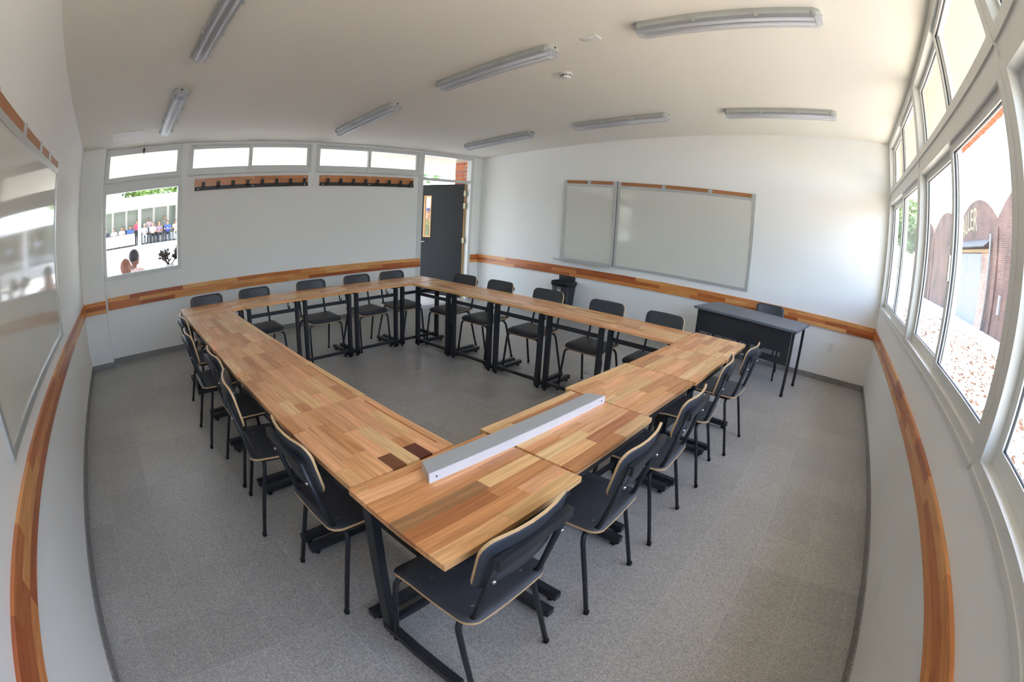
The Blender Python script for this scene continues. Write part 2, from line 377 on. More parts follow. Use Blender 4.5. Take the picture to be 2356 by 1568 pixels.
# ------------------------------------------------------------------ windows
def ring(bm, x0, x1, z0, z1, y0, y1, w, wb=None, wt=None):
    wb = wb or w; wt = wt or w
    box(bm, x0, x1, y0, y1, z0, z0 + wb); box(bm, x0, x1, y0, y1, z1 - wt, z1)
    box(bm, x0, x0 + w, y0, y1, z0 + wb, z1 - wt); box(bm, x1 - w, x1, y0, y1, z0 + wb, z1 - wt)
def pane(parent, x0, x1, z0, z1, y): return mkbox('pane', (x0, x1, y - 0.0025, y + 0.0025, z0, z1), M_GLASS, parent)
# door-wall window: fixed light below, hopper above
w1 = setting('window_1')
bm = bmesh.new(); ring(bm, 0.336, 1.474, 1.036, 2.125, D - 0.012, D + 0.07, 0.047); box(bm, 0.336, 1.474, D - 0.006, D + 0.07, 2.125, 2.205)
box(bm, 0.336, 1.474, D - 0.014, D + 0.02, 2.196, 2.206)
ring(bm, 0.336, 1.456, 2.205, 2.606, D - 0.004, D + 0.07, 0.024)
mk('window_frame', bm, M_ALU, w1)
pane(w1, 0.38, 1.43, 1.08, 2.08, D + 0.03)
sh = tag(mkbox('sash_bead', (0.36, 1.45, D + 0.022, D + 0.026, 1.062, 1.085), M_ALU_D, w1))
bm = bmesh.new(); ring(bm, 0.352, 1.445, 2.215, 2.598, D - 0.02, D + 0.03, 0.056); sash = mk('sash', bm, M_ALU, w1)
pane(w1, 0.41, 1.39, 2.272, 2.54, D + 0.01)
bm = bmesh.new(); box(bm, 0.885, 0.905, D - 0.045, D - 0.02, 2.56, 2.60); box(bm, 0.89, 0.90, D - 0.05, D - 0.035, 2.525, 2.565); mk('latch', bm, M_RUB, w1)
for x in (0.50, 1.28):
    mkbox('hinge', (x - 0.05, x + 0.05, D - 0.026, D - 0.014, 2.198, 2.214), M_ALU, w1)
for k, (x0, x1, xm) in enumerate([(1.56, 3.40, 2.468), (3.485, 5.36, 4.397)]):
    w = setting('window_%d' % (k + 2))
    bm = bmesh.new(); ring(bm, x0, x1, 2.196, 2.606, D - 0.012, D + 0.08, 0.03, 0.035, 0.02); box(bm, x0, x1, D - 0.02, D + 0.08, 2.196, 2.225)
    mk('window_frame', bm, M_ALU, w)
    for q, (a, b, yy) in enumerate([(x0 + 0.02, xm + 0.03, D + 0.045), (xm - 0.03, x1 - 0.02, D + 0.015)]):
        bm = bmesh.new(); ring(bm, a, b, 2.228, 2.588, yy - 0.014, yy + 0.014, 0.05, 0.066, 0.046); mk('sash', bm, M_ALU, w)
        pane(w, a + 0.048, b - 0.048, 2.29, 2.545, yy)
    mkbox('latch', (xm - 0.012, xm + 0.012, D - 0.012, D + 0.0, 2.38, 2.44), M_ALU, w)
# tall sliding windows of the right wall, clerestory above each
BAYS = [(4.48, 6.775), (2.205, 4.46), (-0.09, 2.185)]
for k, (x0, x1) in enumerate(BAYS):
    w = setting('window_%d' % (k + 4)); xm = (x0 + x1) / 2
    bm = bmesh.new()
    ring(bm, x0, x1, 1.062, 2.43, -0.10, 0.004, 0.06, 0.055, 0.05)
    ring(bm, x0, x1, 2.505, zc(0) + 0.01, -0.10, 0.004, 0.06, 0.05, 0.085)
    box(bm, x0, x1, -0.10, -0.006, 2.43, 2.505)
    box(bm, x0, x1, -0.002, 0.012, 1.050, 1.075)
    mk('window_frame', bm, M_ALU, w)
    for q, (a, b, yy) in enumerate([(xm - 0.035, x1 - 0.045, -0.072), (x0 + 0.045, xm + 0.035, -0.036)]):
        bm = bmesh.new(); ring(bm, a, b, 1.112, 2.385, yy - 0.016, yy + 0.016, 0.062, 0.07, 0.055); s = mk('sash', bm, M_ALU, w)
        pane(w, a + 0.06, b - 0.06, 1.18, 2.332, yy)
        bm = bmesh.new(); ring(bm, a + 0.058, b - 0.058, 1.178, 2.334, yy - 0.006, yy + 0.006, 0.007); mk('gasket', bm, M_ALU_D, s)
        bm = bmesh.new(); ring(bm, a, b, 2.55, zc(0) - 0.07, yy - 0.016, yy + 0.016, 0.045, 0.045, 0.045); s = mk('sash', bm, M_ALU, w)
        pane(w, a + 0.043, b - 0.043, 2.593, zc(0) - 0.113, yy)
        bm = bmesh.new(); ring(bm, a + 0.041, b - 0.041, 2.591, zc(0) - 0.111, yy - 0.006, yy + 0.006, 0.006); mk('gasket', bm, M_ALU_D, s)
    mkbox('latch', (xm - 0.018, xm + 0.018, -0.022, -0.004, 1.62, 1.76), M_WHITEPL, w)
bm = bmesh.new()
for a, b in [(4.46, 4.48), (2.185, 2.205), (6.775, L)]: box(bm, a, b, -0.10, 0.002, 1.062, zc(0) + 0.01)
tag(mk('trim_7', bm, M_ALU), kind='structure')

# ------------------------------------------------------------------ door standing open to the gallery
d1 = setting('door_1')
bm = bmesh.new()
for e in [(5.36, 5.452, D - 0.012, D + 0.10, 0, 2.607), (6.535, 6.60, D - 0.012, D + 0.10, 0, 2.607), (5.452, 6.535, D - 0.012, D + 0.10, 2.565, 2.607), (5.452, 6.535, D - 0.006, D + 0.10, 2.136, 2.178)]:
    box(bm, *e)
mk('door_frame', bm, M_ALU, d1)
pane(d1, 5.45, 6.54, 2.175, 2.57, D + 0.05)
HX, HY = 6.515, D + 0.10
ang = math.atan2(0.90, -0.235)
leaf = bpy.data.objects.new('door_leaf', None)
W_ = 1.00
bm = bmesh.new()
gx0, gx1, gz0, gz1 = 0.745, 0.895, 1.12, 1.90       # vision panel
for e in [(0, gx0, -0.02, 0.02, 0.01, 2.125), (gx1, W_, -0.02, 0.02, 0.01, 2.125), (gx0, gx1, -0.02, 0.02, 0.01, gz0), (gx0, gx1, -0.02, 0.02, gz1, 2.125)]: box(bm, *e)
leaf = mk('door_leaf', bm, M_DOOR, d1, (HX, HY, 0), (0, 0, ang))
bm = bmesh.new(); ring(bm, gx0 - 0.012, gx1 + 0.012, gz0 - 0.012, gz1 + 0.012, -0.026, 0.026, 0.024); mk('vision_frame', bm, M_WOODP, leaf)
mkbox('pane', (gx0 + 0.01, gx1 - 0.01, -0.003, 0.003, gz0 + 0.01, gz1 - 0.01), M_GLASS, leaf)
mkbox('edge_strip', (-0.006, 0.0, -0.021, 0.021, 0.01, 2.125), M_WOODP, leaf)
for z in (0.35, 1.08, 1.72, 1.95):
    mkbox('hinge', (-0.035, 0.012, 0.018, 0.03, z - 0.05, z + 0.05), M_BRASS, leaf)
bm = bmesh.new(); tube(bm, fillet([(0.94, 0.02, 1.02), (0.94, 0.07, 1.02), (0.82, 0.07, 1.02)], 0.015), 0.009, 8); mk('handle', bm, M_CHROME, leaf)

# ------------------------------------------------------------------ desks
TW, TD, TH = 0.632, 0.467, 0.75
NR = 8
def build_desk_frame(root):
    """steel frame, shared by copies; local +y is the far (inner) side, the sitter is on -y"""
    parts = []
    lx = TW / 2 - 0.045
    for s in (-1, 1):
        x = s * lx
        bm = bmesh.new(); box(bm, x - 0.0165, x + 0.0165, TD / 2 - 0.078, TD / 2 - 0.028, 0.02, 0.697); mk('leg', bm, M_STEEL, root, bevel=0.003)
        bm = bmesh.new(); box(bm, x - 0.02, x + 0.02, -TD / 2 + 0.012, TD / 2 - 0.028, 0.022, 0.060); ft = mk('foot', bm, M_STEEL, root, bevel=0.003)
        for yy in (-TD / 2 + 0.05, TD / 2 - 0.06):
            bm = bmesh.new(); lathe(bm, [(0.016, 0.0), (0.016, 0.010), (0.008, 0.012), (0.008, 0.024)], 10, (x, yy, 0)); mk('leveller', bm, M_RUB, ft)
        bm = bmesh.new(); box(bm, x - 0.015, x + 0.015, -TD / 2 + 0.03, TD / 2 - 0.03, 0.697, 0.727); mk('bearer', bm, M_STEEL, root)
    bm = bmesh.new(); box(bm, -lx, lx, TD / 2 - 0.066, TD / 2 - 0.040, 0.618, 0.650); mk('upper_crossbar', bm, M_STEEL, root)
    bm = bmesh.new(); box(bm, -lx, lx, TD / 2 - 0.066, TD / 2 - 0.040, 0.062, 0.090); mk('lower_crossbar', bm, M_STEEL, root)
    bm = bmesh.new(); box(bm, -lx, lx, -TD / 2 + 0.012, -TD / 2 + 0.035, 0.690, 0.727); mk('user_side_rail', bm, M_STEEL, root)
    bm = bmesh.new()
    hk = [(-lx + 0.05, 0.07, 0.70)] + [(-lx + 0.05, 0.07 + 0.022 * math.sin(a) * 1.0, 0.655 - 0.022 * math.cos(a) + 0.0) for a in np.linspace(-1.57, 1.9, 8)]
    tube(bm, [(-lx + 0.05, 0.048, 0.705), (-lx + 0.05, 0.048, 0.66)] + hk[1:], 0.006, 6); mk('bag_hook', bm, M_STEEL, root)
def build_top(root, seed, accents=()):
    """staves of one desk top; accents: (u along length -1..1, v across -1..1, tone)"""
    rnd = random.Random(seed)
    bm = bmesh.new()
    box(bm, -TW / 2 + 0.001, TW / 2 - 0.001, -TD / 2 + 0.001, TD / 2 - 0.001, 0.727, 0.733)
    gy = TD / 2 - 0.040
    box(bm, -TW / 2 + 0.002, TW / 2 - 0.002, gy - 0.0055, gy + 0.0055, 0.733, 0.744)
    for s in (-1, 1): box(bm, *sorted((s * TW / 2 - s * 0.001, s * (TW / 2 - 0.055))), gy - 0.0055, gy + 0.0055, 0.744, 0.7498)
    core = mk('table_top', bm, M_WOOD, root); core.color = TONES[0]
    rows = [(TD / 2, gy + 0.006)]
    y = gy - 0.006; rem = y + TD / 2
    for r in range(NR - 1): rows.append((y - rem * r / (NR - 1), y - rem * (r + 1) / (NR - 1)))
    for ri, (ya, yb) in enumerate(rows):
        s = 0.0; prev = None
        if ri == 0: cuts = [0, TW]
        else:
            cuts = [0]
            s = rnd.uniform(0.08, 0.45)
            while s < TW - 0.07:
                cuts.append(s); s += rnd.uniform(0.16, 0.48)
            cuts.append(TW)
            for ac in accents:
                if len(ac) > 3 and min(ya, yb) <= ac[1] * TD / 2 <= max(ya, yb):
                    cuts = [c for c in cuts if c < TW - ac[3] - 0.06] + [TW - ac[3], TW]
        for a, b in zip(cuts[:-1], cuts[1:]):
            tone = rnd.choice([t for t in TONES if t != prev]); prev = tone
            k = rnd.uniform(0.9, 1.08); tone = tuple(c * k for c in tone[:3]) + (1,)
            cx, cyy = (a + b) / 2 - TW / 2, (ya + yb) / 2
            for (u, v, t) in [q[:3] for q in accents]:
                if a - TW / 2 <= u * TW / 2 <= b - TW / 2 and min(ya, yb) <= v * TD / 2 <= max(ya, yb): tone = t
            stave(b - a - 0.0005, abs(ya - yb) - 0.0005, 0.017 + rnd.uniform(0, 0.0003), tone, M_WOOD, core, (cx, cyy, 0.7415), (0, 0, 0)).color = tone
DARKRED, BROWN, PALE = S(104, 44, 26), S(128, 76, 42), S(226, 182, 130)
ROWS = {
 'S': ('along the window wall', 0.0, [(1.584, 1.624, 0.0), (2.230, 1.657, -0.9), (2.872, 1.682, -2.2), (3.512, 1.648, -1.4), (4.150, 1.628, -0.8)],
       ['nearest to the camera', 'second from the near corner', 'third from the near corner', 'fourth from the near corner', 'last, toward the grey desk']),
 'W': ('along the left whiteboard', -90.0, [(1.512, 2.184, 0.2), (1.514, 2.822, 0.2), (1.510, 3.457, -0.2), (1.504, 4.092, 0.3), (1.498, 4.727, 0.2)],
       ['nearest, with dark red end block', 'second from the near end', 'third from the near end', 'fourth from the near end', 'fifth, at the far corner']),
 'N': ('under the coat hooks', 180.0, [(1.580, 5.284, 0.1), (2.217, 5.285, -0.1), (2.854, 5.284, 0.1), (3.491, 5.285, -0.1), (4.128, 5.285, 0.1)],
       ['leftmost, in the corner', 'second from the left', 'third from the left', 'fourth from the left', 'rightmost, nearest the dark door']),
 'E': ('facing the wide whiteboard', 90.0, [(4.196, 4.727, 0.1), (4.198, 4.092, -0.1), (4.198, 3.457, 0.1), (4.196, 2.822, 0.2), (4.194, 2.188, -0.1)],
       ['leftmost, nearest the dark door', 'second from the door end', 'third from the door end', 'fourth from the door end', 'rightmost, at the window row']),
}
# local +y must point to the ring's middle: S row faces +y, W row +x, N row -y, E row -x
proto_frame = None
for key, (where, rz, spots, names) in ROWS.items():
    for i, ((x, y, dr), nm) in enumerate(zip(spots, names)):
        lab = 'wooden desk in the row %s, %s' % (where, nm)
        t = thing('school_desk', lab, 'desk', (x, y, random.uniform(-0.0012, 0.0012) if i else 0), math.radians(rz + dr), 'wooden school desks set in a square')
        t.location.z = 0
        if proto_frame is None:
            build_desk_frame(t); proto_frame = t; src = list(t.children)
        else:
            for ch in src: copy_tree(ch, t)
        acc = []
        if (key, i) == ('W', 0): acc = [(0.95, 0.45, DARKRED, 0.105), (0.95, -0.02, BROWN, 0.10)]
        if (key, i) == ('S', 1): acc = [(0.70, -0.80, PALE), (0.55, -0.55, S(196, 128, 84))]
        if (key, i) == ('S', 0): acc = [(-0.25, -0.1, S(168, 122, 78)), (-0.85, -0.35, S(186, 120, 70))]
        build_top(t, hash((key, i)) % 1000 if False else (ord(key) * 10 + i), acc)

# ------------------------------------------------------------------ chairs
def ply(bm, w, h, rad, fn, th, seg=7, rings=5):
    """rounded-rectangle plywood sheet; fn(x,y)->(Vector point, Vector normal); faces 0 = laminate, edge 1 = ply"""
    out = []
    for cx, cyy, a0 in ((w / 2 - rad, h / 2 - rad, 0), (-w / 2 + rad, h / 2 - rad, PI / 2), (-w / 2 + rad, -h / 2 + rad, PI), (w / 2 - rad, -h / 2 + rad, 3 * PI / 2)):
        for k in range(seg): 
            a = a0 + k / (seg - 1) * PI / 2; out.append((cx + rad * math.cos(a), cyy + rad * math.sin(a)))
    # densify straight runs
    dense = []
    for i, p in enumerate(out):
        q = out[(i + 1) % len(out)]; dl = math.hypot(q[0] - p[0], q[1] - p[1]); n = max(1, int(dl / 0.05))
        for k in range(n): dense.append((p[0] + (q[0] - p[0]) * k / n, p[1] + (q[1] - p[1]) * k / n))
    N = len(dense); top = []; bot = []
    for r in range(rings):
        s = 1 - r / rings
        tr, br_ = [], []
        for x, y in dense:
            p, nn = fn(x * s, y * s); tr.append(bm.verts.new(p + nn * th / 2)); br_.append(bm.verts.new(p - nn * th / 2))
        top.append(tr); bot.append(br_)
    for L_, flip in ((top, False), (bot, True)):
        for a, b in zip(L_[:-1], L_[1:]):
            for k in range(N):
                f = bm.faces.new((a[k], a[(k + 1) % N], b[(k + 1) % N], b[k]) if not flip else (b[k], b[(k + 1) % N], a[(k + 1) % N], a[k])); f.smooth = True
        p, nn = fn(0, 0); c = bm.verts.new(p + nn * th / 2 * (1 if not flip else -1)); e = L_[-1]
        for k in range(N): f = bm.faces.new((e[k], e[(k + 1) % N], c)); f.smooth = True
    for k in range(N):
        f = bm.faces.new((bot[0][k], bot[0][(k + 1) % N], top[0][(k + 1) % N], top[0][k])); f.material_index = 1
def seat_fn(x, y):
    z = 0.447 + 0.010 * (abs(x) / 0.2) ** 2 - 0.006
    if y > 0.09: z -= 0.030 * ((y - 0.09) / 0.11) ** 2
    z += 0.006 * ((-y) / 0.2 if y < 0 else 0)
    dzx = 0.02 * abs(x) / 0.04 * (1 if x > 0 else -1); dzy = -0.06 * (y - 0.09) / 0.0121 if y > 0.09 else 0
    return Vector((x, y + 0.005, z)), Vector((-dzx * 0.3, -dzy, 1)).normalized()
BT = 0.836                                             # top of the backrest
def back_fn(x, y):
    z = BT - 0.105 + y
    yy = -0.213 - 0.12 * (z - 0.62) / 0.6 + 0.030 * (x / 0.19) ** 2
    return Vector((x, yy, z)), Vector((-0.060 * x / 0.0361, 1, 0.2)).normalized()
def build_chair(root):
    for sx in (-1, 1):
        for fy, iy in ((0.215, 0.170), (-0.225, -0.120)):
            bm = bmesh.new(); tube(bm, fillet([(sx * 0.21, fy, 0.004), (sx * (0.197 if fy > 0 else 0.186), iy, 0.421 if fy < 0 else 0.408), (0, iy, 0.421 if fy < 0 else 0.408)], 0.055, 6), 0.0112, 8); lg = mk('leg', bm, M_STEEL, root)
            bm = bmesh.new(); lathe(bm, [(0.0125, 0), (0.0135, 0.003), (0.0125, 0.02), (0.0112, 0.021)], 10, (sx * 0.2099, fy, 0)); mk('foot_cap', bm, M_RUB, lg)
        bm = bmesh.new(); tube(bm, fillet([(sx * 0.158, 0.15, 0.4285), (sx * 0.158, -0.165, 0.4285), (sx * 0.158, -0.255, 0.775)], 0.06, 7), 0.0112, 8); mk('back_post', bm, M_STEEL, root)
    bm = bmesh.new(); ply(bm, 0.40, 0.40, 0.055, seat_fn, 0.011); st = mk('seat', bm, [M_LAM, M_PLY], root)
    for sx in (-0.12, 0.12):
        for sy in (-0.13, 0.06):
            p, nn = seat_fn(sx, sy); bm = bmesh.new(); lathe(bm, [(0.007, p.z + 0.004), (0.007, p.z + 0.0062), (0.003, p.z + 0.0066)], 10, (p.x, p.y, 0)); mk('rivet', bm, M_RIVET, st)
    bm = bmesh.new(); ply(bm, 0.385, 0.21, 0.05, back_fn, 0.011); bk = mk('backrest', bm, [M_LAM, M_PLY], root)
    for sx in (-0.158, 0.158):
        p, nn = back_fn(sx, -0.045)
        bm = bmesh.new(); tube(bm, [p + nn * 0.004, p + nn * 0.010], 0.0065, 8); mk('bolt', bm, M_CHROME, bk)
        bm = bmesh.new(); tube(bm, [Vector((sx, -0.236, p.z)), Vector((sx, -0.248, p.z - 0.003))], 0.0065, 8); mk('bolt', bm, M_CHROME, bk)
    # channel across the posts
    bm = bmesh.new(); box(bm, -0.168, 0.168, -0.268, -0.246, 0.745, 0.783); mk('back_channel', bm, M_STEEL, root, bevel=0.003)
proto = None
def chair(label, x, y, deg, group):
    global proto
    t = thing('school_chair', label, 'chair', (x, y, 0), math.radians(deg), group)
    if proto is None:
        build_chair(t); proto = list(t.children)
    else:
        for ch in proto: copy_tree(ch, t)
    return t
CB = 'charcoal plywood chair with black steel legs '
G = 'charcoal plywood chairs around the desks'
def from_rear(lp, rp):
    a = math.atan2(rp[1] - lp[1], rp[0] - lp[0]); mx, my = (lp[0] + rp[0]) / 2, (lp[1] + rp[1]) / 2
    return mx - math.sin(a) * 0.225, my + math.cos(a) * 0.225, math.degrees(a)
for lp, rp, nm in [((1.311, 1.322), (1.733, 1.329), 'at the nearest desk of the window row'), ((1.974, 1.296), (2.403, 1.313), 'second from the camera in the window row'),
                   ((2.602, 1.302), (3.025, 1.314), 'third from the camera in the window row'), ((3.34, 1.306), (3.753, 1.351), 'fourth from the camera in the window row'),
                   ((3.91, 1.275), (4.338, 1.256), 'last in the window row, before the grey desk')]:
    chair(CB + nm, *from_rear(lp, rp), G)
for lp, rp, nm in [((1.224, 2.430), (1.221, 2.011), 'nearest in the left row'), ((1.209, 3.14), (1.135, 2.734), 'second in the left row, turned a little'),
                   ((1.211, 3.67), (1.208, 3.257), 'third in the left row'), ((1.147, 4.315), (1.140, 3.894), 'fourth in the left row, pulled out a little'), ((1.198, 4.93), (1.195, 4.51), 'farthest in the left row')]:
    chair(CB + nm, *from_rear(lp, rp), G)
for x, dr, nm in [(1.595, 2, 'leftmost under the coat hooks'), (2.165, 1, 'second from left under the coat hooks'), (2.875, -1, 'third from left under the coat hooks'), (3.512, 1, 'fourth from left under the coat hooks'), (4.035, 0, 'rightmost under the coat hooks, near the door')]:
    chair(CB + nm, x, 5.375, 180 + dr, G)
for y, dr, nm in [(4.755, 2, 'just in front of the dark door'), (4.185, 0, 'second from the dark door, before the bin'), (3.510, 1, 'third from the dark door, before the whiteboard'), (2.805, 1, 'fourth from the door, left of the grey desk'), (2.20, -1, 'fifth from the door, nearest the grey desk')]:
    chair(CB + nm, 4.335, y, 90 + dr, G)
chair('charcoal plywood chair behind the grey teacher desk against the wall', 6.395, 1.50, 94, 'teacher chair')

# ------------------------------------------------------------------ ceiling fixtures
CA = math.atan(SL)                                     # ceiling falls towards the door wall
def on_ceiling(x, y): return (x, y, zc(y))
def build_lamp(root):
    """weatherproof batten: grey housing, clear cover, two tubes; local y along, z away from the ceiling is negative"""
    hl = 0.652
    prof = [(-0.078, 0.0), (0.078, 0.0), (0.082, -0.030), (0.074, -0.046), (-0.074, -0.046), (-0.082, -0.030)]
    def swept(prof, ends):
        bm = bmesh.new(); rings = []
        for y, s in ends: rings.append([bm.verts.new((x * s, y, z * (0.55 + 0.45 * s) if s < 1 else z)) for x, z in prof])
        n = len(prof)
        bm.faces.new(rings[0]); bm.faces.new(rings[-1][::-1])
        for a, b in zip(rings[:-1], rings[1:]):
            for k in range(n): bm.faces.new((a[k], a[(k + 1) % n], b[(k + 1) % n], b[k]))
        return bm
    ends = [(-hl, 0.62), (-hl + 0.012, 0.8), (-hl + 0.045, 1.0), (hl - 0.045, 1.0), (hl - 0.012, 0.8), (hl, 0.62)]
    mk('housing', swept(prof, ends), M_LHOUSE, root)
    pc = [(-0.073, -0.046), (0.073, -0.046), (0.066, -0.072), (0.045, -0.092), (0.018, -0.100), (-0.018, -0.100), (-0.045, -0.092), (-0.066, -0.072)]
    mk('diffuser', swept(pc, [(-hl + 0.004, 0.6), (-hl + 0.016, 0.8), (-hl + 0.05, 1.0), (hl - 0.05, 1.0), (hl - 0.016, 0.8), (hl - 0.004, 0.6)]), M_DIFF, root)
    for x in (-0.032, 0.032):
        bm = bmesh.new(); tube(bm, [(x, -0.595, -0.066), (x, 0.595, -0.066)], 0.013, 8); mk('fluorescent_tube', bm, M_TUBE, root)
    for y in (-0.60, -0.21, 0.21, 0.60):
        for s in (-1, 1):
            bm = bmesh.new(); box(bm, *sorted((s * 0.070, s * 0.0855)), y - 0.014, y + 0.014, -0.058, -0.018); mk('clip', bm, M_LHOUSE, root)
    bm = bmesh.new(); tube(bm, [(0, -hl - 0.004, -0.016), (0, -hl + 0.01, -0.016)], 0.009, 8); mk('cable_plug', bm, M_RUB, root)
LAMPS = [((1.125, 5.45), 'grey ceiling light batten brightly shining above the left window'), ((1.14, 3.42), 'grey ceiling light batten cut by the top edge on the left'),
         ((3.44, 5.42), 'grey ceiling light batten above the two coat racks'), ((3.415, 3.40), 'grey ceiling light batten in the middle beside the smoke detector'),
         ((3.405, 1.41), 'largest grey ceiling light batten near the window wall'), ((5.655, 5.39), 'smallest grey ceiling light batten, near the open door'),
         ((5.645, 3.39), 'grey ceiling light batten above the wide whiteboard, middle one'), ((5.635, 1.405), 'grey ceiling light batten at the far right near the windows')]
lp = None
for (x, y), lab in LAMPS:
    t = thing('ceiling_light', lab, 'ceiling light', on_ceiling(x, y), group='fluorescent ceiling battens', rot=(-CA, 0, 0))
    if lp is None: build_lamp(t); lp = list(t.children)
    else:
        for ch in lp: copy_tree(ch, t)
# smoke detector
t = thing('smoke_detector', 'small round white smoke detector on the ceiling', 'smoke detector', on_ceiling(3.985, 3.04), rot=(-CA, 0, 0))
bm = bmesh.new(); lathe(bm, [(0.052, 0), (0.054, -0.012), (0.050, -0.018)], 24); mk('mounting_base', bm, M_WHITEPL, t)
bm = bmesh.new(); lathe(bm, [(0.046, -0.018), (0.044, -0.038), (0.034, -0.050), (0.012, -0.053)], 24); hd = mk('sensor_head', bm, M_WHITEPL, t)
for k in range(10):
    a = 2 * PI * k / 10
    bm = bmesh.new(); box(bm, -0.009, 0.009, -0.002, 0.002, -0.034, -0.024); mk('slot', bm, M_RUB, hd, (0.0445 * math.cos(a), 0.0445 * math.sin(a), 0), (0, 0, a + PI / 2))
# ceiling cover plate
t = thing('ceiling_plate', 'small rectangular white cover plate on the ceiling beside the largest light', 'cover plate', on_ceiling(3.43, 2.445), rot=(-CA, 0, 0))
bm = bmesh.new(); box(bm, -0.043, 0.043, -0.066, 0.066, -0.008, 0); mk('plate', bm, M_WHITEPL, t, bevel=0.003)
bm = bmesh.new(); lathe(bm, [(0.018, -0.008), (0.018, -0.012), (0.014, -0.012)], 16); mk('blank', bm, M_WHITEPL, t)
bm = bmesh.new(); lathe(bm, [(0.006, -0.012), (0.006, -0.0135)], 8, (0, -0.022, 0.003)); mk('screw', bm, M_LHOUSE, t)
# recessed ceiling hatch
t = thing('ceiling_panel', 'flat white rectangular panel in the ceiling over the left window', 'ceiling panel', on_ceiling(0.64, 6.27), rot=(-CA, 0, 0))
bm = bmesh.new(); ring(bm, -0.21, 0.21, -0.215, 0.215, -0.006, 0.0, 0.018)
for v in bm.verts: v.co = Vector((v.co.x, v.co.z, v.co.y))
mk('frame', bm, M_PANEL, t)
bm = bmesh.new(); box(bm, -0.192, 0.192, -0.197, 0.197, -0.004, 0.0); mk('cover', bm, M_PANEL, t, bevel=0.002)

# ------------------------------------------------------------------ whiteboards
def board(name, label, y0, y1, z0, z1, xw, n, proud=0.02, strip=True, clips=()):
    """board on the wall x = xw, n = +1 / -1 into the room"""
    t = thing(name, label, 'whiteboard', (xw, 0, 0))
    X = lambda a, b: sorted((n * a, n * b))
    bm = bmesh.new(); box(bm, *X(0.0, proud * 0.6), y0 + 0.01, y1 - 0.01, z0 + 0.01, z1 - 0.01); mk('writing_surface', bm, M_BOARD, t)
    fw = 0.036
    for a, b, c, d in ((y0, y1, z1 - fw, z1), (y0, y1, z0, z0 + fw), (y0, y0 + fw, z0 + fw, z1 - fw), (y1 - fw, y1, z0 + fw, z1 - fw)):
        bm = bmesh.new(); box(bm, *X(0.0, proud), a, b, c, d); mk('frame_rail', bm, M_FRAME, t, bevel=0.002)
    if strip:
        bm = bmesh.new(); box(bm, *X(0.0, proud - 0.004), y0 + 0.004, y1 - 0.004, z1 + 0.002, z1 + 0.052); st = mk('map_strip', bm, M_CORK, t)
        for c in clips:
            bm = bmesh.new(); box(bm, *X(0.0, proud + 0.004), c - 0.03, c + 0.03, z1, z1 + 0.056); mk('clip', bm, M_FRAME, st)
    for yy in (y0 + 0.1, y1 - 0.1):
        for zz in (z0 + fw / 2, z1 - fw / 2):
            bm = bmesh.new(); tube(bm, [(n * (proud - 0.001), yy, zz), (n * (proud + 0.002), yy, zz)], 0.006, 8); mk('screw', bm, M_CHROME, t)
    return t
board('whiteboard', 'wide aluminium framed whiteboard, the large right part on the far wall', 1.897, 3.988, 0.920, 2.155, L, -1, clips=(1.925, 2.55, 3.25, 3.96))
b2 = board('whiteboard', 'narrow whiteboard panel with a pen tray, left of the wide one', 4.000, 4.953, 0.925, 2.158, L, -1, proud=0.034, clips=(4.03, 4.48, 4.92))
bm = bmesh.new(); box(bm, -0.10, -0.02, 4.02, 5.03, 0.918, 0.923); box(bm, -0.105, -0.10, 4.02, 5.03, 0.918, 0.938); mk('pen_tray', bm, M_FRAME, b2)
board('whiteboard', 'glossy whiteboard on the left wall reflecting the window', 2.372, 4.500, 0.915, 2.155, 0.0, 1, clips=(2.40, 3.08, 3.62, 4.0, 4.47))

# ------------------------------------------------------------------ coat racks
def coat_rack(label, x0, x1):
    t = thing('coat_rack', label, 'coat rack', (x0, D, 1.995), group='coat racks')
    w = x1 - x0
    bm = bmesh.new(); box(bm, 0, w, -0.018, 0, 0.0, 0.153); b = mk('backboard', bm, M_RAILW, t); b.color = S(206, 138, 86)
    bm = bmesh.new(); box(bm, 0, w, -0.021, -0.0181, 0.0, 0.050); mk('steel_strip', bm, M_STEEL, t)
    for k in range(8):
        x = 0.12 + (w - 0.19) * k / 7
        bm = bmesh.new()
        prism(bm, [(-0.021, 0.036), (-0.052, 0.036), (-0.060, 0.046), (-0.060, 0.105), (-0.054, 0.105), (-0.054, 0.050), (-0.049, 0.043), (-0.021, 0.043)], -0.022, 0.022)
        for v in bm.verts: v.co = Vector((x + v.co.y, v.co.x, v.co.z))
        mk('hook', bm, M_STEEL, t)
    for x in (0.05, w / 2, w - 0.05):
        for z in (0.022, 0.130):
            bm = bmesh.new(); tube(bm, [(x, -0.018, z), (x, -0.0235, z)], 0.009, 8); mk('screw', bm, M_WHITEPL, t)
coat_rack('wooden coat rack with eight black hooks, left one beside the window', 1.666, 3.357)
coat_rack('wooden coat rack with eight black hooks, right one beside the door', 3.546, 5.244)

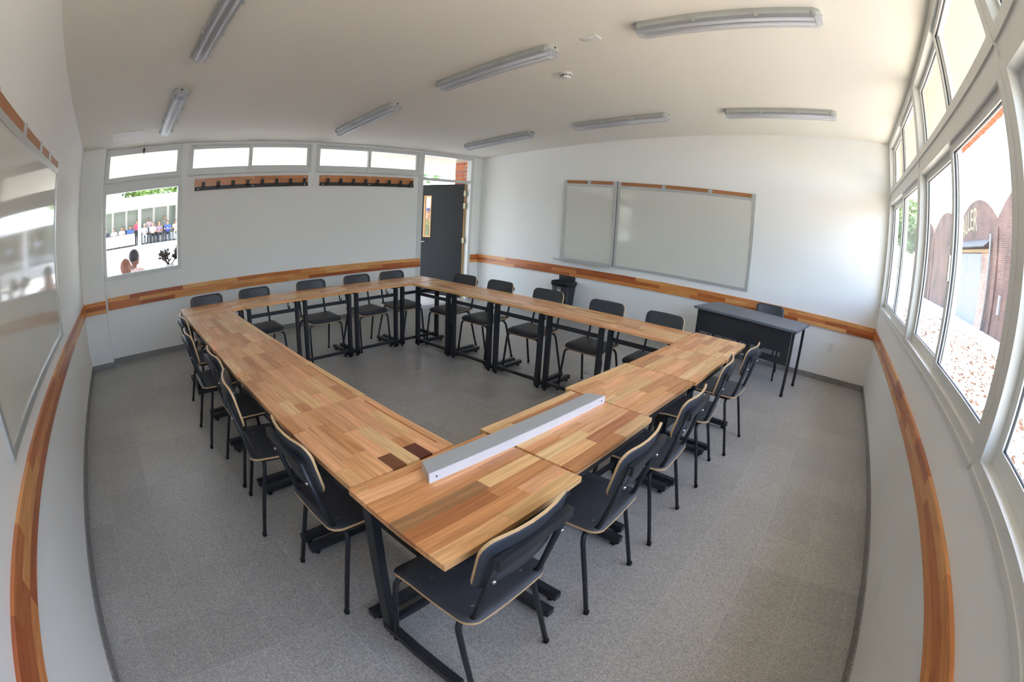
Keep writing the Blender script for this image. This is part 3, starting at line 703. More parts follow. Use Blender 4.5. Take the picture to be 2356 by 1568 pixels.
# ------------------------------------------------------------------ waste bin on the wall
t = thing('waste_bin', 'black wall-hung waste bin with a bin bag under the wide whiteboard', 'waste bin', (L, 4.755, 0.0))
bm = bmesh.new(); box(bm, -0.012, 0, -0.105, 0.195, 0.42, 0.672); mp = mk('wall_bracket', bm, M_STEEL, t)
for y in (-0.065, 0.155):
    bm = bmesh.new(); tube(bm, [(-0.012, y, 0.645), (-0.016, y, 0.645)], 0.008, 8); mk('screw', bm, M_CHROME, mp)
bm = bmesh.new()
def rect_ring(cx, hw, hd, z, r=0.03):
    return [(cx + sx * (hd - r) + r * math.cos(a), sy * (hw - r) + r * math.sin(a), z) for sx, sy, a0 in ((1, 1, 0), (-1, 1, PI / 2), (-1, -1, PI), (1, -1, 1.5 * PI)) for a in (a0, a0 + PI / 4, a0 + PI / 2)]
rings = [[bm.verts.new(p) for p in rect_ring(-0.150, hw, hd, z)] for hw, hd, z in ((0.125, 0.095, 0.14), (0.128, 0.098, 0.16), (0.158, 0.130, 0.585), (0.150, 0.122, 0.585), (0.120, 0.09, 0.18))]
bm.faces.new(rings[0]); bm.faces.new(rings[-1])
for a, b in zip(rings[:-1], rings[1:]):
    for k in range(12): bm.faces.new((a[k], a[(k + 1) % 12], b[(k + 1) % 12], b[k])).smooth = True
mk('bin_body', bm, mat('black_plastic', S(40, 42, 46), 0.45), t)
bm = bmesh.new(); rnd = random.Random(3)
prof = [(0.150, 0.122, 0.50), (0.152, 0.124, 0.600), (0.166, 0.138, 0.604), (0.170, 0.142, 0.575), (0.168, 0.139, 0.545)]
rings = []
for hw, hd, z in prof:
    rr = []
    for p in rect_ring(-0.150, hw, hd, z):
        rr.append(bm.verts.new((p[0] + rnd.uniform(-.004, .004), p[1] + rnd.uniform(-.004, .004), p[2] + rnd.uniform(-.012, .012))))
    rings.append(rr)
for a, b in zip(rings[:-1], rings[1:]):
    for k in range(12): bm.faces.new((a[k], a[(k + 1) % 12], b[(k + 1) % 12], b[k])).smooth = True
bl = mk('bin_bag', bm, mat('black_bag_film', S(26, 26, 28), 0.25, bump=0.8, bscale=40), t); sb = bl.modifiers.new('sub', 'SUBSURF'); sb.levels = sb.render_levels = 2
lb = mkbox('bin_label', (-0.2795, -0.2775, -0.035, 0.035, 0.445, 0.515), mat('label_grey', S(96, 100, 104), 0.5), t)
bm = bmesh.new()
for a, b, c, d in ((-.033, .033, .447, .450), (-.033, .033, .510, .513), (-.033, -.030, .447, .513), (.030, .033, .447, .513)): box(bm, -0.2805, -0.2795, a, b, c, d)
mk('label_border', bm, M_WHITEPL, lb)
bm = bmesh.new(); prism(bm, [(-.018, .455), (.0, .455), (.002, .482), (-.021, .482)], -0.2805, -0.2795)
for v in bm.verts: v.co = Vector((v.co.y, v.co.x, v.co.z))
mk('bin_pictogram', bm, M_WHITEPL, lb)
bm = bmesh.new(); tube(bm, [(-0.28, 0.016, 0.455), (-0.28, 0.016, 0.485)], 0.0045, 6); mk('figure_body', bm, M_WHITEPL, lb)
bm = bmesh.new(); lathe(bm, [(0.002, -0.005), (0.005, 0), (0.002, 0.005)], 8, (-0.28, 0.016, 0.494)); mk('figure_head', bm, M_WHITEPL, lb)

# ------------------------------------------------------------------ power outlet
t = thing('power_outlet', 'white double power outlet low on the far wall, right of the grey desk', 'outlet', (L, 0.60, 0.445))
mkbox('cover_plate', (-0.010, 0, -0.042, 0.042, -0.064, 0.064), M_WHITEPL, t, bevel=0.003)
for z in (-0.024, 0.028):
    bm = bmesh.new(); tube(bm, [(-0.010, 0, z), (-0.0125, 0, z)], 0.019, 14); s_ = mk('socket', bm, M_WHITEPL, t)
    for a in (90, 210, 330):
        a = math.radians(a); mkbox('pin_slot', (-0.0131, -0.0124, 0.010 * math.cos(a) - 0.0018, 0.010 * math.cos(a) + 0.0018, z + 0.010 * math.sin(a) - 0.004, z + 0.010 * math.sin(a) + 0.004), M_RUB, s_)

# ------------------------------------------------------------------ teacher desk
fl, fr_ = Vector((5.831, 2.333)), Vector((5.630, 1.044))
dd = fr_ - fl; DL = dd.length; ang = math.atan2(dd.y, dd.x)
t = thing('teacher_desk', 'grey teacher desk with a black perforated front panel', 'desk', (fl.x, fl.y, 0), ang)
DP = 0.695                                             # local x along the front edge, local y = + is back
bm = bmesh.new(); box(bm, 0, DL, 0, DP, 0.724, 0.75); mk('desk_top', bm, M_DESK, t, bevel=0.002)
for x in (0.045, DL - 0.045):
    for y in (0.07, 0.595):
        bm = bmesh.new(); box(bm, x - 0.015, x + 0.015, y - 0.015, y + 0.015, 0.0, 0.724); lg = mk('leg', bm, M_STEEL, t, bevel=0.003)
        mkbox('foot_cap', (x - 0.017, x + 0.017, y - 0.017, y + 0.017, 0.0, 0.02), M_RUB, lg)
for x in (0.045, DL - 0.045):
    mkbox('side_bearer', (x - 0.012, x + 0.012, 0.085, 0.58, 0.694, 0.724), M_STEEL, t)
mkbox('back_bearer', (0.06, DL - 0.06, 0.583, 0.607, 0.694, 0.724), M_STEEL, t)
# front panel with real punched holes
px0, px1, pz0, pz1 = 0.062, DL - 0.062, 0.345, 0.722
holes_x = []
for a, n in ((0.03, 10), (0.17, 14), (0.36, 14), (0.565, 3), (0.615, 2), (0.70, 10), (0.865, 10), (1.010, 2), (1.062, 2)):
    holes_x += [px0 + a + 0.0125 * k for k in range(n)]
rows_z = [0.430, 0.4425, 0.455, 0.4675]
xs = sorted(set([px0, px1] + [h - 0.0034 for h in holes_x] + [h + 0.0034 for h in holes_x])); zs = sorted([pz0, pz1] + [z - 0.0034 for z in rows_z] + [z + 0.0034 for z in rows_z])
bm = bmesh.new(); gv = {}
def gvv(i, k):
    if (i, k) not in gv: gv[(i, k)] = bm.verts.new((xs[i], 0.05, zs[k]))
    return gv[(i, k)]
hs = set(round(h - 0.0034, 5) for h in holes_x); hz = set(round(z - 0.0034, 5) for z in rows_z)
for i in range(len(xs) - 1):
    for k in range(len(zs) - 1):
        if round(xs[i], 5) in hs and round(zs[k], 5) in hz: continue
        bm.faces.new((gvv(i, k), gvv(i + 1, k), gvv(i + 1, k + 1), gvv(i, k + 1)))
fp = mk('front_panel', bm, mat('black_panel_paint', S(44, 45, 48), 0.6, noise=0.1, scale=200), t); sm = fp.modifiers.new('sol', 'SOLIDIFY'); sm.thickness = 0.0015

# ------------------------------------------------------------------ metal pen tray lying across the near desks
A, B = Vector((1.500, 1.722)), Vector((2.538, 1.680)); d_ = B - A
t = thing('metal_tray', 'long white metal tray profile lying across the near window-row desks', 'metal profile', (A.x, A.y, 0.7502), math.atan2(d_.y, d_.x))
ln = d_.length
bm = bmesh.new()
lo = [(0, 0), (ln, 0), (ln - 0.03, 0.082), (0.03, 0.082)]; hi = [(0.002, 0.003), (ln - 0.002, 0.003), (ln - 0.032, 0.080), (0.032, 0.080)]
a = [bm.verts.new((x, y, 0)) for x, y in lo]; b = [bm.verts.new((x, y, 0.036)) for x, y in hi]
bm.faces.new(a[::-1]); bm.faces.new(b)
for k in range(4): bm.faces.new((a[k], a[(k + 1) % 4], b[(k + 1) % 4], b[k]))
mk('profile_body', bm, mat('brushed_aluminium', S(186, 187, 186), 0.45, 0.35, noise=0.04), t)
bm = bmesh.new(); box(bm, 0.0, ln, -0.003, 0.0015, 0.0, 0.0365); fc = mk('front_flange', bm, mat('white_lacquered_metal', S(226, 226, 225), 0.4), t)
for x in (0.03, ln - 0.03):
    bm = bmesh.new(); tube(bm, [(x, -0.003, 0.018), (x, -0.0042, 0.018)], 0.0035, 8); mk('screw_hole', bm, M_RUB, fc)

# ================================================================== outside, window side (warehouse yard)
GZ = -0.08
bm = bmesh.new(); box(bm, -12, 75, -7.35, -0.15, GZ - 0.3, GZ); gr = mk('yard_ground', bm, mat('sunlit_dry_earth', S(216, 205, 182), 0.95, noise=0.14, scale=6, bump=0.6, bscale=14))
tag(gr, kind='structure')
bm = bmesh.new(); box(bm, -12, 75, -9.0, -7.35, GZ - 0.3, GZ + 0.015); box(bm, -12, 75, -40, -9.0, GZ - 0.3, GZ - 0.05)
tag(mk('yard_path', bm, mat('grey_concrete_path', S(176, 178, 182), 0.9, noise=0.12, scale=3)), kind='structure')
bm = bmesh.new(); rnd = random.Random(11)
for k in range(3400):
    x = 1.0 + 25 * rnd.random() ** 1.5; y = -0.5 - 5.6 * rnd.random(); r = rnd.uniform(0.02, 0.065) * (1.7 if rnd.random() < 0.15 else 1)
    v = [bm.verts.new((x + r * rnd.uniform(0.6, 1.3) * math.cos(a) , y + r * rnd.uniform(0.6, 1.3) * math.sin(a), GZ - 0.004)) for a in (0, 1.25, 2.5, 3.77, 5.0)]
    t_ = bm.verts.new((x + rnd.uniform(-.3, .3) * r, y + rnd.uniform(-.3, .3) * r, GZ + r * rnd.uniform(0.5, 0.9)))
    for q in range(5): bm.faces.new((v[q], v[(q + 1) % 5], t_))
tag(mk('earth_clods', bm, mat('brown_earth_clod', S(92, 66, 48), 0.95, noise=0.3, scale=3)), 'scattered brown clods of earth on the pale yard outside the windows', 'earth', kind='stuff')

# roof overhang with a brick edge over the windows
ov = setting('trim_8')
bm = bmesh.new()
a = [bm.verts.new((-1.5, y, z)) for y, z in [(0.0, zc(0)), (-0.93, zc(-0.93)), (-0.93, zc(-0.93) + 0.30), (0.0, zc(0) + 0.30)]]
b = [bm.verts.new((L + 3.0, v.co.y, v.co.z)) for v in a]
bm.faces.new(a); bm.faces.new(b[::-1])
for k in range(4): bm.faces.new((a[k], b[k], b[(k + 1) % 4], a[(k + 1) % 4]))
mk('soffit', bm, M_CONC, ov)
M_EBR = mat('orange_brick', S(170, 92, 58), 0.9, noise=0.2, scale=8)
b_ = bmesh.new(); box(b_, -0.05, 0.05, -0.04, 0.04, 0, 0.20); bmesh.ops.recalc_face_normals(b_, faces=b_.faces)
bme = bpy.data.meshes.new('brick'); b_.to_mesh(bme); b_.free(); bme.materials.append(M_EBR)
x = -0.5; k = 0
while x < L + 2.6:
    mko('brick', bme, ov, (x, -0.972 - 0.004 * (k % 2), 3.172 - 0.003 * ((k * 7) % 3))); x += 0.108; k += 1
# outer lamp plate on the soffit
t = thing('soffit_lamp', 'small white bulkhead lamp under the eave outside the upper windows', 'lamp', (4.0, -0.62, zc(-0.62)), rot=(-CA, 0, 0))
bm = bmesh.new(); box(bm, -0.08, 0.08, -0.05, 0.05, -0.05, 0); mk('lamp_body', bm, M_WHITEPL, t, bevel=0.01)
mkbox('lamp_gear', (-0.03, 0.03, -0.02, 0.02, -0.065, -0.05), M_LHOUSE, t)

# brick warehouse with rounded gables
FY = -9.0
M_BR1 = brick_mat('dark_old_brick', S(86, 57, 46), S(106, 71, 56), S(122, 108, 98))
M_BR2 = brick_mat('whitewashed_orange_brick', S(140, 92, 70), S(160, 128, 112), S(176, 168, 160))  # paler whitewashed brick of the panels flanking the warehouse door
wh = thing('brick_warehouse', 'old brick warehouse with rounded gables across the yard', 'building', (0, FY, GZ))
BW, XC = 8.98, [10.74, 19.72, 28.70, 37.60, 46.60]
for xc in XC:
    pts = [(xc - BW / 2, 0)]
    for k in range(0, 25):
        u = -1 + 2 * k / 24; pts.append((xc + u * BW / 2, 5.66 + 1.36 * (1 - abs(u) ** 2.1)))
    pts.append((xc + BW / 2, 0))
    bm = bmesh.new(); prism(bm, pts, -0.4, 0.0); mk('gable_bay', bm, M_BR1, wh)
    bm = bmesh.new(); box(bm, xc - BW / 2 - 0.30, xc - BW / 2 + 0.30, 0.0, 0.10, 0, 5.2); mk('pilaster', bm, M_BR1, wh)
    bm = bmesh.new(); box(bm, xc - BW / 2 + 0.05, xc + BW / 2 - 0.05, -9, -0.4, 4.6, 5.6); mk('roof_bay', bm, mat('roof_sheet', S(120, 120, 122), 0.7), wh)
P = lambda u, v: at(u, v, 1, FY)
dx0, dx1, dz = 26.97, 33.05, 4.02
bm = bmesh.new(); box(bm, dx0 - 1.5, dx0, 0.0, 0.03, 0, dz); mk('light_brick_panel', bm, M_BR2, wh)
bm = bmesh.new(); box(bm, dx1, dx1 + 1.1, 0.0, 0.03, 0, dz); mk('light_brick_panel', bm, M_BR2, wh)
M_MB = mat('grey_white_box', S(150, 150, 148), 0.6)
M_CORR = mat('pale_corrugated_sheet', S(140, 146, 152), 0.55, 0.1, noise=0.06, scale=2)
for a0, a1 in ((dx0, (dx0 + dx1) / 2 - 0.03), ((dx0 + dx1) / 2 + 0.03, dx1)):
    bm = bmesh.new(); n = 10; pts = []
    for k in range(n):
        w = (a1 - a0) / n; x = a0 + w * k
        pts += [(x, 0.03), (x + w * 0.30, 0.03), (x + w * 0.42, 0.09), (x + w * 0.88, 0.09)]
    pts += [(a1, 0.03), (a1, 0.01), (a0, 0.01)]
    lo_ = [bm.verts.new((x, y, 0.03)) for x, y in pts]; hi_ = [bm.verts.new((x, y, dz - 0.1)) for x, y in pts]
    N = len(pts); bm.faces.new(lo_[::-1]); bm.faces.new(hi_)
    for k in range(N): bm.faces.new((lo_[k], lo_[(k + 1) % N], hi_[(k + 1) % N], hi_[k]))
    mk('corrugated_door', bm, M_CORR, wh)
bm = bmesh.new(); box(bm, dx0 - 1.7, dx1 + 1.2, 0.0, 0.18, dz - 0.05, dz + 0.12); mk('lintel_beam', bm, mat('weathered_beam', S(150, 128, 98), 0.8), wh)
bm = bmesh.new()
a = [bm.verts.new((dx0 - 1.7, y, z)) for y, z in ((0.0, dz + 0.62), (0.55, dz + 0.14), (0.55, dz + 0.19), (0.0, dz + 0.68))]; b = [bm.verts.new((dx1 + 1.2, v.co.y, v.co.z)) for v in a]
bm.faces.new(a); bm.faces.new(b[::-1])
for k in range(4): bm.faces.new((a[k], b[k], b[(k + 1) % 4], a[(k + 1) % 4]))
mk('pent_roof', bm, mat('dark_roof_felt', S(58, 60, 64), 0.8), wh)
bm = bmesh.new(); tube(bm, [(25.05, 0.16, 0), (25.05, 0.16, 4.9)], 0.075, 8); mk('downpipe', bm, mat('grey_pipe', S(112, 110, 108), 0.7), wh)
bm = bmesh.new(); box(bm, 22.75, 22.95, 0.0, 0.12, 1.1, 2.0); mk('meter_box', bm, M_MB, wh)
bm = bmesh.new(); box(bm, 34.2, 34.8, 0.0, 0.2, 2.0, 2.9); mk('meter_box', bm, M_MB, wh)
def letter(ch, x, z, w, h, parent, m):
    cu = bpy.data.curves.new('painted_letter', 'FONT'); cu.body = ch; cu.size = 1.0; cu.extrude = 0.004
    o = bpy.data.objects.new('painted_letter', cu); COL.objects.link(o)
    bpy.context.view_layer.update()
    me = bpy.data.meshes.new_from_object(o.evaluated_get(bpy.context.evaluated_depsgraph_get())); bpy.data.objects.remove(o)
    xs_ = [v.co.x for v in me.vertices]; ys_ = [v.co.y for v in me.vertices]
    for v in me.vertices:
        # read from the yard side (looking along -y): text x runs to -x
        v.co = Vector((x - (v.co.x - min(xs_)) / (max(xs_) - min(xs_)) * w, 0.006 + v.co.z, z + (v.co.y - min(ys_)) / (max(ys_) - min(ys_)) * h))
    me.materials.clear(); me.materials.append(m)
    return mko('painted_letter', me, parent)
M_GRAF = mat('pale_yellow_paint', S(150, 146, 104), 0.8)
for ch, x, z, w, h in [('T', 32.75, 3.95 + 0.80, 0.62, 1.05), ('A', 32.05, 4.95, 0.72, 1.15), ('L', 31.20, 5.15, 0.50, 1.20), ('L', 30.60, 5.30, 0.50, 1.20), ('E', 29.95, 5.35, 0.62, 1.20), ('R', 29.15, 5.25, 0.80, 1.35)]:
    letter(ch, x, z, w, h, wh, M_GRAF)

# trees
def leaf_crown(bm, c, rad, n, size, rnd, flat=0.8):
    for _ in range(n):
        while True:
            p = Vector((rnd.uniform(-1, 1), rnd.uniform(-1, 1), rnd.uniform(-1, 1)))
            if 0.15 < p.length < 1: break
        p = Vector((c[0] + p.x * rad, c[1] + p.y * rad, c[2] + p.z * rad * flat))
        a = Vector((rnd.uniform(-1, 1), rnd.uniform(-1, 1), rnd.uniform(-1, 1))).normalized(); b = a.orthogonal().normalized()
        s = size * rnd.uniform(0.6, 1.4)
        v = [bm.verts.new(p + q) for q in (-a * s, b * s * 0.45, a * s, -b * s * 0.45)]
        f = bm.faces.new(v); f.smooth = True
M_LEAF = mat('bright_green_leaf', S(120, 146, 66), 0.6, noise=0.35, scale=0.8)
M_LEAF2 = mat('deep_green_leaf', S(84, 116, 62), 0.6, noise=0.35, scale=0.8)
M_BARK = mat('tree_bark', S(92, 80, 68), 0.9, noise=0.3)
def tree(label, x, y, z0, h, rad, seed, m, n=900, size=0.22, blobs=6):
    rnd = random.Random(seed); t = thing('tree', label, 'tree', (x, y, z0), group='trees outside')
    bm = bmesh.new(); tube(bm, [(0, 0, 0), (0.1, 0.05, h * 0.3), (-0.1, 0.1, h * 0.6), (0, 0, h * 0.85)], [0.2, 0.16, 0.11, 0.04], 8); tr = mk('trunk', bm, M_BARK, t)
    for k in range(4):
        a = rnd.uniform(0, 6.28); bm = bmesh.new(); tube(bm, [(0, 0.05, h * 0.45), (rad * 0.3 * math.cos(a), rad * 0.3 * math.sin(a), h * 0.62), (rad * 0.6 * math.cos(a), rad * 0.6 * math.sin(a), h * 0.75)], [0.09, 0.06, 0.02], 6); mk('branch', bm, M_BARK, t)
    bm = bmesh.new()
    for k in range(blobs):
        a = rnd.uniform(0, 6.28); rr = rad * rnd.uniform(0.2, 0.7)
        leaf_crown(bm, (rr * math.cos(a), rr * math.sin(a), h * rnd.uniform(0.55, 0.88)), rad * rnd.uniform(0.4, 0.6), n // blobs, size, rnd)
    tag(mk('foliage', bm, m, t), kind='stuff')
tree('bright green tree past the end of the warehouse, by the far window bay', 52.0, -5.5, GZ, 9.0, 4.6, 1, M_LEAF, 2600, 0.30)
tree('darker green tree beside the far warehouse gable', 46.5, -6.6, GZ, 7.2, 2.4, 2, M_LEAF2, 1600, 0.26)
tree('low green tree far down the yard', 63.0, -3.0, GZ, 6.0, 3.8, 3, M_LEAF2, 1500, 0.30)
tree('leafy tree in the near window at the right edge', 12.6, -6.3, GZ, 9.4, 1.9, 4, M_LEAF2, 2200, 0.22)
ho = thing('far_house', 'small pale house far down the yard behind trees', 'house', (70, -4.5, GZ))
mkbox('house_wall', (-4, 4, -4, 4, 0, 3), mat('pale_house_wall', S(214, 212, 208), 0.9), ho)
bm = bmesh.new(); prism(bm, [(-4.6, 3), (4.6, 3), (0, 5)], -4.5, 4.5); mk('house_roof', bm, mat('grey_house_roof', S(140, 138, 140), 0.9), ho)
mkbox('house_window', (-4.05, -4.0, -1, 1, 1, 2.2), M_RUB, ho)

# ================================================================== outside, door side (gallery and courtyard)
bm = bmesh.new(); box(bm, -30, 45, D + 0.15, 10.9, -0.3, -0.02)
tag(mk('gallery_floor', bm, mat('gallery_paving', S(196, 190, 180), 0.8, noise=0.06)), kind='structure')
bm = bmesh.new(); box(bm, -60, 80, 10.9, 90, -0.4, -0.06)
tag(mk('courtyard_ground', bm, M_GROUND), kind='structure')
bm = bmesh.new(); box(bm, -6, 16, D + 0.02, 10.55, 2.625, 2.85); 
tag(mk('gallery_soffit', bm, mat('board_marked_concrete', S(234, 226, 206), 0.9, noise=0.05, scale=2, bump=0.3, bscale=8)), kind='structure')
# brick pier beside the door, seen through the transom light
pr = thing('brick_pier', 'orange brick pier outside the door seen through the transom', 'pier', (0, 0, 0))
b_ = bmesh.new(); box(b_, 6.63, 6.97, D + 0.16, D + 0.52, -0.02, 2.62); mk('mortar_core', b_, mat('pale_mortar', S(206, 190, 172), 0.9), pr)
z = 0.03; k = 0
M_PBR = [mat('pier_brick_%s' % n, c, 0.85, noise=0.2, scale=20) for n, c in (('red', S(198, 112, 84)), ('orange', S(214, 124, 76)), ('dull', S(184, 116, 96)))]
def brickmesh(w, d_, h, m):
    b = bmesh.new(); box(b, -w / 2, w / 2, -d_ / 2, d_ / 2, -h / 2, h / 2); bmesh.ops.bevel(b, geom=list(b.edges), offset=0.006, segments=1, affect='EDGES'); bmesh.ops.recalc_face_normals(b, faces=b.faces)
    me = bpy.data.meshes.new('brick'); b.to_mesh(me); b.free(); me.materials.append(m); return me
bm_a = [brickmesh(0.104, 0.110, 0.062, m) for m in M_PBR]; bm_b = [brickmesh(0.112, 0.245, 0.062, m) for m in M_PBR]
while z < 2.60:
    mko('brick', bm_a[k % 3], pr, (6.675 + 0.006 * (k % 2), D + 0.205, z)); mko('brick', bm_a[(k + 1) % 3], pr, (6.790, D + 0.205, z)); mko('brick', bm_a[(k * 2) % 3], pr, (6.905, D + 0.205, z))
    mko('brick', bm_b[(k * 2 + 1) % 3], pr, (6.674, D + 0.395, z)); z += 0.0735; k += 1
# far building of the courtyard: raised gallery, columns, glazed wall, roof
FZ = 0.62
fb = thing('courtyard_building', 'white single storey building across the courtyard with glazed wall and columns', 'building', (0, 0, 0))
bm = bmesh.new(); box(bm, -30, 45, 30.3, 36.5, -0.1, FZ); mk('gallery_plinth', bm, M_GROUND, fb)
M_WB = mat('white_building_paint', S(236, 234, 228), 0.8, noise=0.02)
a = bmesh.new(); v1 = [a.verts.new((-30, y, z)) for y, z in ((30.0, 2.82), (36, 3.75), (36, 3.95), (30.0, 3.02))]; v2 = [a.verts.new((45, v.co.y, v.co.z)) for v in v1]
a.faces.new(v1); a.faces.new(v2[::-1])
for k in range(4): a.faces.new((v1[k], v2[k], v2[(k + 1) % 4], v1[(k + 1) % 4]))
mk('roof', a, M_WB, fb)
bm = bmesh.new(); box(bm, -30, 45, 34.5, 34.7, FZ, 1.1); box(bm, -30, 45, 34.5, 34.7, 2.95, 3.60); mk('glazed_wall', bm, M_WB, fb)
M_FG = mat('greenish_far_glazing', S(138, 150, 136), 0.12, noise=0.35, scale=0.7)
posts = [at(220 + c / 6.53, 500, 1, 34.5)[0] for c in (115, 262, 465, 660, 875, 1085, 1215)]
posts = [posts[0] - 2.2, posts[0] - 1.1] + posts + [posts[-1] + 1.3 * q for q in range(1, 9)]
for a0, a1 in zip(posts[:-1], posts[1:]):
    mkbox('glazing', (a0 + 0.08, a1 - 0.08, 34.58, 34.60, 1.1, 2.95), M_FG, fb)
for a0 in posts: mkbox('mullion', (a0 - 0.09, a0 + 0.09, 34.48, 34.72, 1.1, 2.95), M_WB, fb)
cx0 = at(220 + 661 / 6.53, 520, 1, 30.6)[0]
for q in (-1, 0, 1, 2):
    bm = bmesh.new(); box(bm, cx0 + q * 5.6 - 0.11, cx0 + q * 5.6 + 0.11, 30.5, 30.72, FZ, 3.0); mk('column', bm, M_WB, fb)
tree('tall tree with bright leaves above the courtyard roof, right part', 5.4, 41.0, 0, 8.6, 3.4, 5, M_LEAF, 2200, 0.24)
tree('tree with bright leaves above the courtyard roof, left part', 1.4, 45.0, 0, 7.4, 2.6, 6, M_LEAF, 1600, 0.24)
tree('slender tree in the courtyard seen over the open door', 16.5, 22.0, 0, 6.5, 2.6, 7, M_LEAF2, 700, 0.20)
# reception table under a white cloth
tx0, tx1 = at(243, 560, 1, 31.2)[0] - 1.0, at(220 + 585 / 6.53, 550, 1, 31.2)[0]
tb = thing('banquet_table', 'long table under a white cloth in front of the far audience', 'table', ((tx0 + tx1) / 2, 31.3, FZ))
hw = (tx1 - tx0) / 2
for sx in (-1, 1):
    for sy in (-1, 1): mkbox('leg', (sx * (hw - 0.15) - 0.03, sx * (hw - 0.15) + 0.03, sy * 0.3 - 0.03, sy * 0.3 + 0.03, 0, 0.72), M_STEEL, tb)
mkbox('table_top', (-hw, hw, -0.4, 0.4, 0.72, 0.75), M_WOODP, tb)
ck = bmesh.new(); n = 60; hw2 = hw + 0.02
loop = [(-hw2 + 2 * hw2 * k / n, -0.42) for k in range(n)] + [(hw2, -0.42 + 0.84 * k / 12) for k in range(12)] + [(hw2 - 2 * hw2 * k / n, 0.42) for k in range(n)] + [(-hw2, 0.42 - 0.84 * k / 12) for k in range(12)]
tp = [ck.verts.new((x, y, 0.757)) for x, y in loop]; bt = [ck.verts.new((x * 1.01 , y * 1.06 + 0.02 * math.sin(k * 1.3), 0.10)) for k, (x, y) in enumerate(loop)]
ck.faces.new(tp)
for k in range(len(loop)): ck.faces.new((bt[k], bt[(k + 1) % len(loop)], tp[(k + 1) % len(loop)], tp[k])).smooth = True
mk('tablecloth', ck, mat('white_cloth', S(240, 240, 238), 0.9), tb)

# ------------------------------------------------------------------ people: one fused body each
def ico(bm, c, r, tagid, prims, sub=2):
    r = r if isinstance(r, tuple) else (r, r, r)
    m = Matrix.Translation(c) @ Matrix.Diagonal((*r, 1)); bmesh.ops.create_icosphere(bm, subdivisions=sub, radius=1, matrix=m)
    prims.append(('e', np.array(c), np.array(r), tagid))
def cap(bm, p, q, r1, r2, tagid, prims):
    p, q = Vector(p), Vector(q); n = 6
    tube(bm, [p + (q - p) * k / n for k in range(n + 1)], [r1 + (r2 - r1) * k / n for k in range(n + 1)], 12)
    bmesh.ops.create_icosphere(bm, subdivisions=2, radius=r1 * 1.0, matrix=Matrix.Translation(p)); bmesh.ops.create_icosphere(bm, subdivisions=2, radius=r2, matrix=Matrix.Translation(q))
    prims.append(('c', np.array(p), np.array(q), r1, r2, tagid))
SKIN, TOP, LEG, SHOE, HAIR, EYE = range(6)
def hand(bm, w, d, side, up, prims):
    """w wrist, d pointing direction, side thumb direction, up = back of the hand"""
    w, d, side, up = Vector(w), Vector(d).normalized(), Vector(side).normalized(), Vector(up).normalized()
    ico(bm, w + d * 0.045, (0.034, 0.040, 0.024), SKIN, prims)
    for k, (o, ln) in enumerate(((0.026, 0.062), (0.009, 0.072), (-0.009, 0.066), (-0.026, 0.050))):
        a = w + d * 0.075 + side * o; b = a + d * ln * 0.55 - up * 0.006; c = b + d * ln * 0.40 - up * 0.020
        cap(bm, a, b, 0.0095, 0.0085, SKIN, prims); cap(bm, b, c, 0.0085, 0.0070, SKIN, prims)
    a = w + d * 0.03 + side * 0.030; b = a + d * 0.030 + side * 0.022; cap(bm, a, b, 0.0115, 0.0095, SKIN, prims); cap(bm, b, b + d * 0.026 - up * 0.004, 0.0095, 0.008, SKIN, prims)
def head(bm, c, prims, hair):
    x, y, z = c
    ico(bm, c, (0.074, 0.094, 0.112), SKIN, prims, 3); ico(bm, (x, y + 0.035, z - 0.060), (0.054, 0.056, 0.052), SKIN, prims)
    cap(bm, (x, y + 0.088, z + 0.012), (x, y + 0.106, z - 0.024), 0.010, 0.016, SKIN, prims)
    for s in (-1, 1):
        ico(bm, (x + s * 0.074, y - 0.002, z - 0.008), (0.014, 0.022, 0.032), SKIN, prims); ico(bm, (x + s * 0.031, y + 0.079, z + 0.010), (0.014, 0.012, 0.010), EYE, prims)
    ico(bm, (x, y + 0.088, z - 0.060), (0.024, 0.010, 0.008), SKIN, prims)
    if hair >= 1: ico(bm, (x, y - 0.018, z + 0.028), (0.083, 0.098, 0.100), HAIR, prims, 3)
    if hair == 2: ico(bm, (x, y - 0.060, z - 0.075), (0.085, 0.055, 0.135), HAIR, prims, 3)
    if hair == 3:
        ico(bm, (x, y - 0.01, z + 0.045), (0.084, 0.100, 0.085), HAIR, prims, 3); ico(bm, (x, y + 0.095, z + 0.045), (0.060, 0.065, 0.012), HAIR, prims)
_bodies = {}
